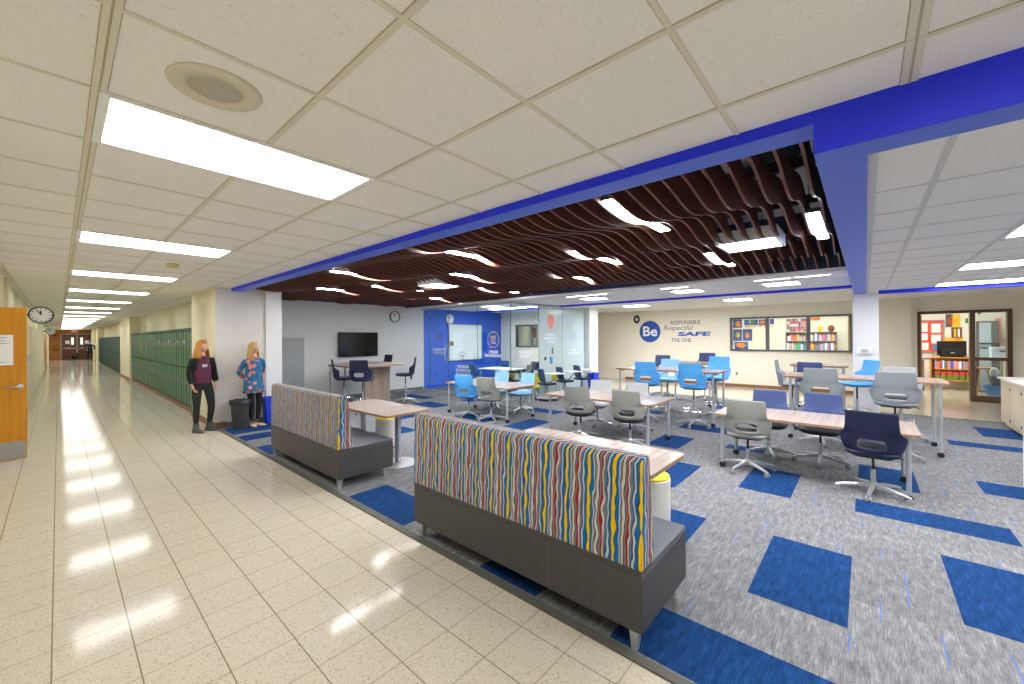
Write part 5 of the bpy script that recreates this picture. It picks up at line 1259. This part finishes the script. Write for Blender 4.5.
body = [[(0, .02, .88, .105, .08), (0, .01, 1.00, .105, .082), (0, .0, 1.14, .128, .096), (0, .01, 1.26, .125, .085), (0, .015, 1.335, .072, .06), (0, .01, 1.39, .045, .047), (0, .0, 1.46, .045, .05)],
    [(0, .02, .88, .105, .08), (.07, .02, .80, .070), (.075, -.01, .62, .068), (.07, -.03, .44, .052), (.068, .0, .28, .048), (.065, .03, .09, .033)],
    [(0, .02, .88, .105, .08), (-.07, .02, .80, .070), (-.065, .0, .62, .068), (-.055, -.02, .44, .052), (-.05, .0, .28, .048), (-.045, .03, .09, .033)],
    [(0, .01, 1.26, .125, .085), (.155, .02, 1.28, .047), (.215, .10, 1.06, .037), (.10, .17, .92, .027)],
    [(0, .01, 1.26, .125, .085), (-.155, .02, 1.28, .047), (-.235, .09, 1.06, .037), (-.11, .17, .93, .027)]]
B2 = skin('body', body, [M_SKIN, M_BLACKCLOTH, M_FLORAL, M_EYE, M_LIP], P2)
set_mats(B2, lambda c: 2 if (c.z > .90 and c.z < 1.34 and abs(c.x) < .15 and c.y < .13) else (1 if (c.z <= .90 and c.z > .12 and c.y < .14) else 0))
hb, ey, lp, tr = head_mb((0, -.005, 1.525), .65, .97); join_mesh(B2, hb, 0); join_mesh(B2, ey, 3); join_mesh(B2, lp, 4)
hand(B2, (.10, .17, .92), (-1, .05, -.25), (0, 1, 0), s=.95); hand(B2, (-.11, .17, .93), (1, .25, -.2), (0, 1, 0), s=.95)
hair_mb((0, -.005, 1.525), .62, .10, .98, 1.0).build('hair', M_HAIR2, P2, smooth=True)
tn = MB(); tn.rings([[(r*math.cos(2*PI*k/28)*(1+.02*math.sin(k*2.2)*(z < .85)), d_*math.sin(2*PI*k/28)+.012, z) for k in range(28)] for r, d_, z in ((.195, .145, .655), (.188, .142, .72), (.178, .136, .85), (.158, .122, 1.0), (.148, .112, 1.12), (.146, .112, 1.2), (.132, .100, 1.27), (.100, .078, 1.325), (.062, .056, 1.36))], cap=False)
tn_o = tn.build('tunic', M_FLORAL, P2, smooth=True); md = tn_o.modifiers.new('s', 'SOLIDIFY'); md.thickness = .008
sl = skin('sleeves', [[(0, .02, 1.255, .10, .07), (.155, .02, 1.28, .060), (.217, .10, 1.06, .054), (.12, .165, .95, .046)], [(0, .02, 1.255, .10, .07), (-.155, .02, 1.28, .060), (-.237, .09, 1.06, .054), (-.13, .165, .95, .046)]], M_FLORAL, P2)
skin('leggings', [[(0, .02, .86, .105, .08), (.07, .02, .79, .075), (.075, -.01, .62, .073), (.07, -.03, .44, .057), (.068, .0, .28, .053), (.065, .025, .13, .040)], [(0, .02, .86, .105, .08), (-.07, .02, .79, .075), (-.065, .0, .62, .073), (-.055, -.02, .44, .057), (-.05, .0, .28, .053), (-.045, .025, .13, .040)]], M_BLACKCLOTH, P2)
for (x, y), ang in (((.065, .02), .5), ((-.045, .02), .0)):
    b = MB(); shoe(b, (x, y), ang, boot=False); b.build('shoe', M_FLAT, P2, bevel=.005)

# ---------- far figure by the double doors
P3 = empty('person', (1.70, 47.2, 0), .0, 'distant person in dark blue jacket standing near the far double doors', 'person')
body = [[(0, 0, .90, .15, .11), (0, 0, 1.1, .16, .12), (0, 0, 1.32, .17, .11), (0, 0, 1.42, .06, .055), (0, 0, 1.50, .05)],
    [(0, 0, .90, .15, .11), (.09, 0, .82, .09), (.10, 0, .46, .06), (.10, 0, .09, .045)], [(0, 0, .90, .15, .11), (-.09, 0, .82, .09), (-.10, 0, .46, .06), (-.10, 0, .09, .045)],
    [(0, 0, 1.32, .17, .11), (.2, 0, 1.32, .06), (.28, -.02, 1.08, .05), (.20, -.12, .95, .04)], [(0, 0, 1.32, .17, .11), (-.2, 0, 1.32, .06), (-.28, -.02, 1.08, .05), (-.20, -.14, 1.0, .04)]]
B3 = skin('body', body, [M_SKIN, M_BLACKCLOTH, mat('navy_jacket', '#222c50', .8), M_EYE, M_LIP], P3)
set_mats(B3, lambda c: 2 if 1.0 <= c.z < 1.42 else (1 if c.z < .98 and abs(c.x) < .17 else (0 if c.z > 1.42 else 2)))
hb, ey, lp, tr = head_mb((0, -.01, 1.57), 0, 1); join_mesh(B3, hb, 0); join_mesh(B3, ey, 3); join_mesh(B3, lp, 4)
hand(B3, (.20, -.12, .95), (-.3, -.5, -.8), (-1, 0, 0)); hand(B3, (-.20, -.14, 1.0), (.3, -.5, -.6), (1, 0, 0))
b = MB(); b.ell((0, .012, 1.605), (.083, .098, .095), 18, 10); b.build('hair', mat('dark_hair', '#2a2220', .6), P3, smooth=True)
for x in (-.1, .1): b = MB(); shoe(b, (x, .0), 0); b.build('shoe', M_BLACK, P3)

# ================================================================== camera and render look
W = bpy.data.worlds.new('world'); scene.world = W; W.use_nodes = True
W.node_tree.nodes['Background'].inputs[0].default_value = (.8, .85, 1, 1); W.node_tree.nodes['Background'].inputs[1].default_value = .3
cam = bpy.data.cameras.new('camera'); co = bpy.data.objects.new('camera', cam); COL.objects.link(co); scene.camera = co
f_, yaw, pit, rol = 400.64, .8475, .0023, .0067
s, c = math.sin(yaw), math.cos(yaw); cp, sp = math.cos(pit), math.sin(pit)
Rw = Vector((c, -s, 0)); U = Vector((-sp*s, -sp*c, cp)); F = Vector((cp*s, cp*c, sp))
cr, sr = math.cos(rol), math.sin(rol)
Rc = Rw*cr-U*sr; Uc = Rw*sr+U*cr
Mx = Matrix((( Rc.x, Uc.x, -F.x, 0), (Rc.y, Uc.y, -F.y, 0), (Rc.z, Uc.z, -F.z, 1.70), (0, 0, 0, 1)))
co.matrix_world = Mx
cam.sensor_width = 36; cam.lens = f_/1024*36; cam.shift_y = -(342-336.91)/1024; cam.clip_start = .05; cam.clip_end = 200
scene.view_settings.view_transform = 'Standard'; scene.view_settings.look = 'None'; scene.view_settings.gamma = 1; scene.view_settings.use_curve_mapping = False
scene.view_settings.exposure = EXPOSURE
scene.cycles.use_denoising = True
scene.cycles.max_bounces = 8; scene.cycles.diffuse_bounces = 5; scene.cycles.transparent_max_bounces = 16
scene.cycles.sample_clamp_indirect = 6
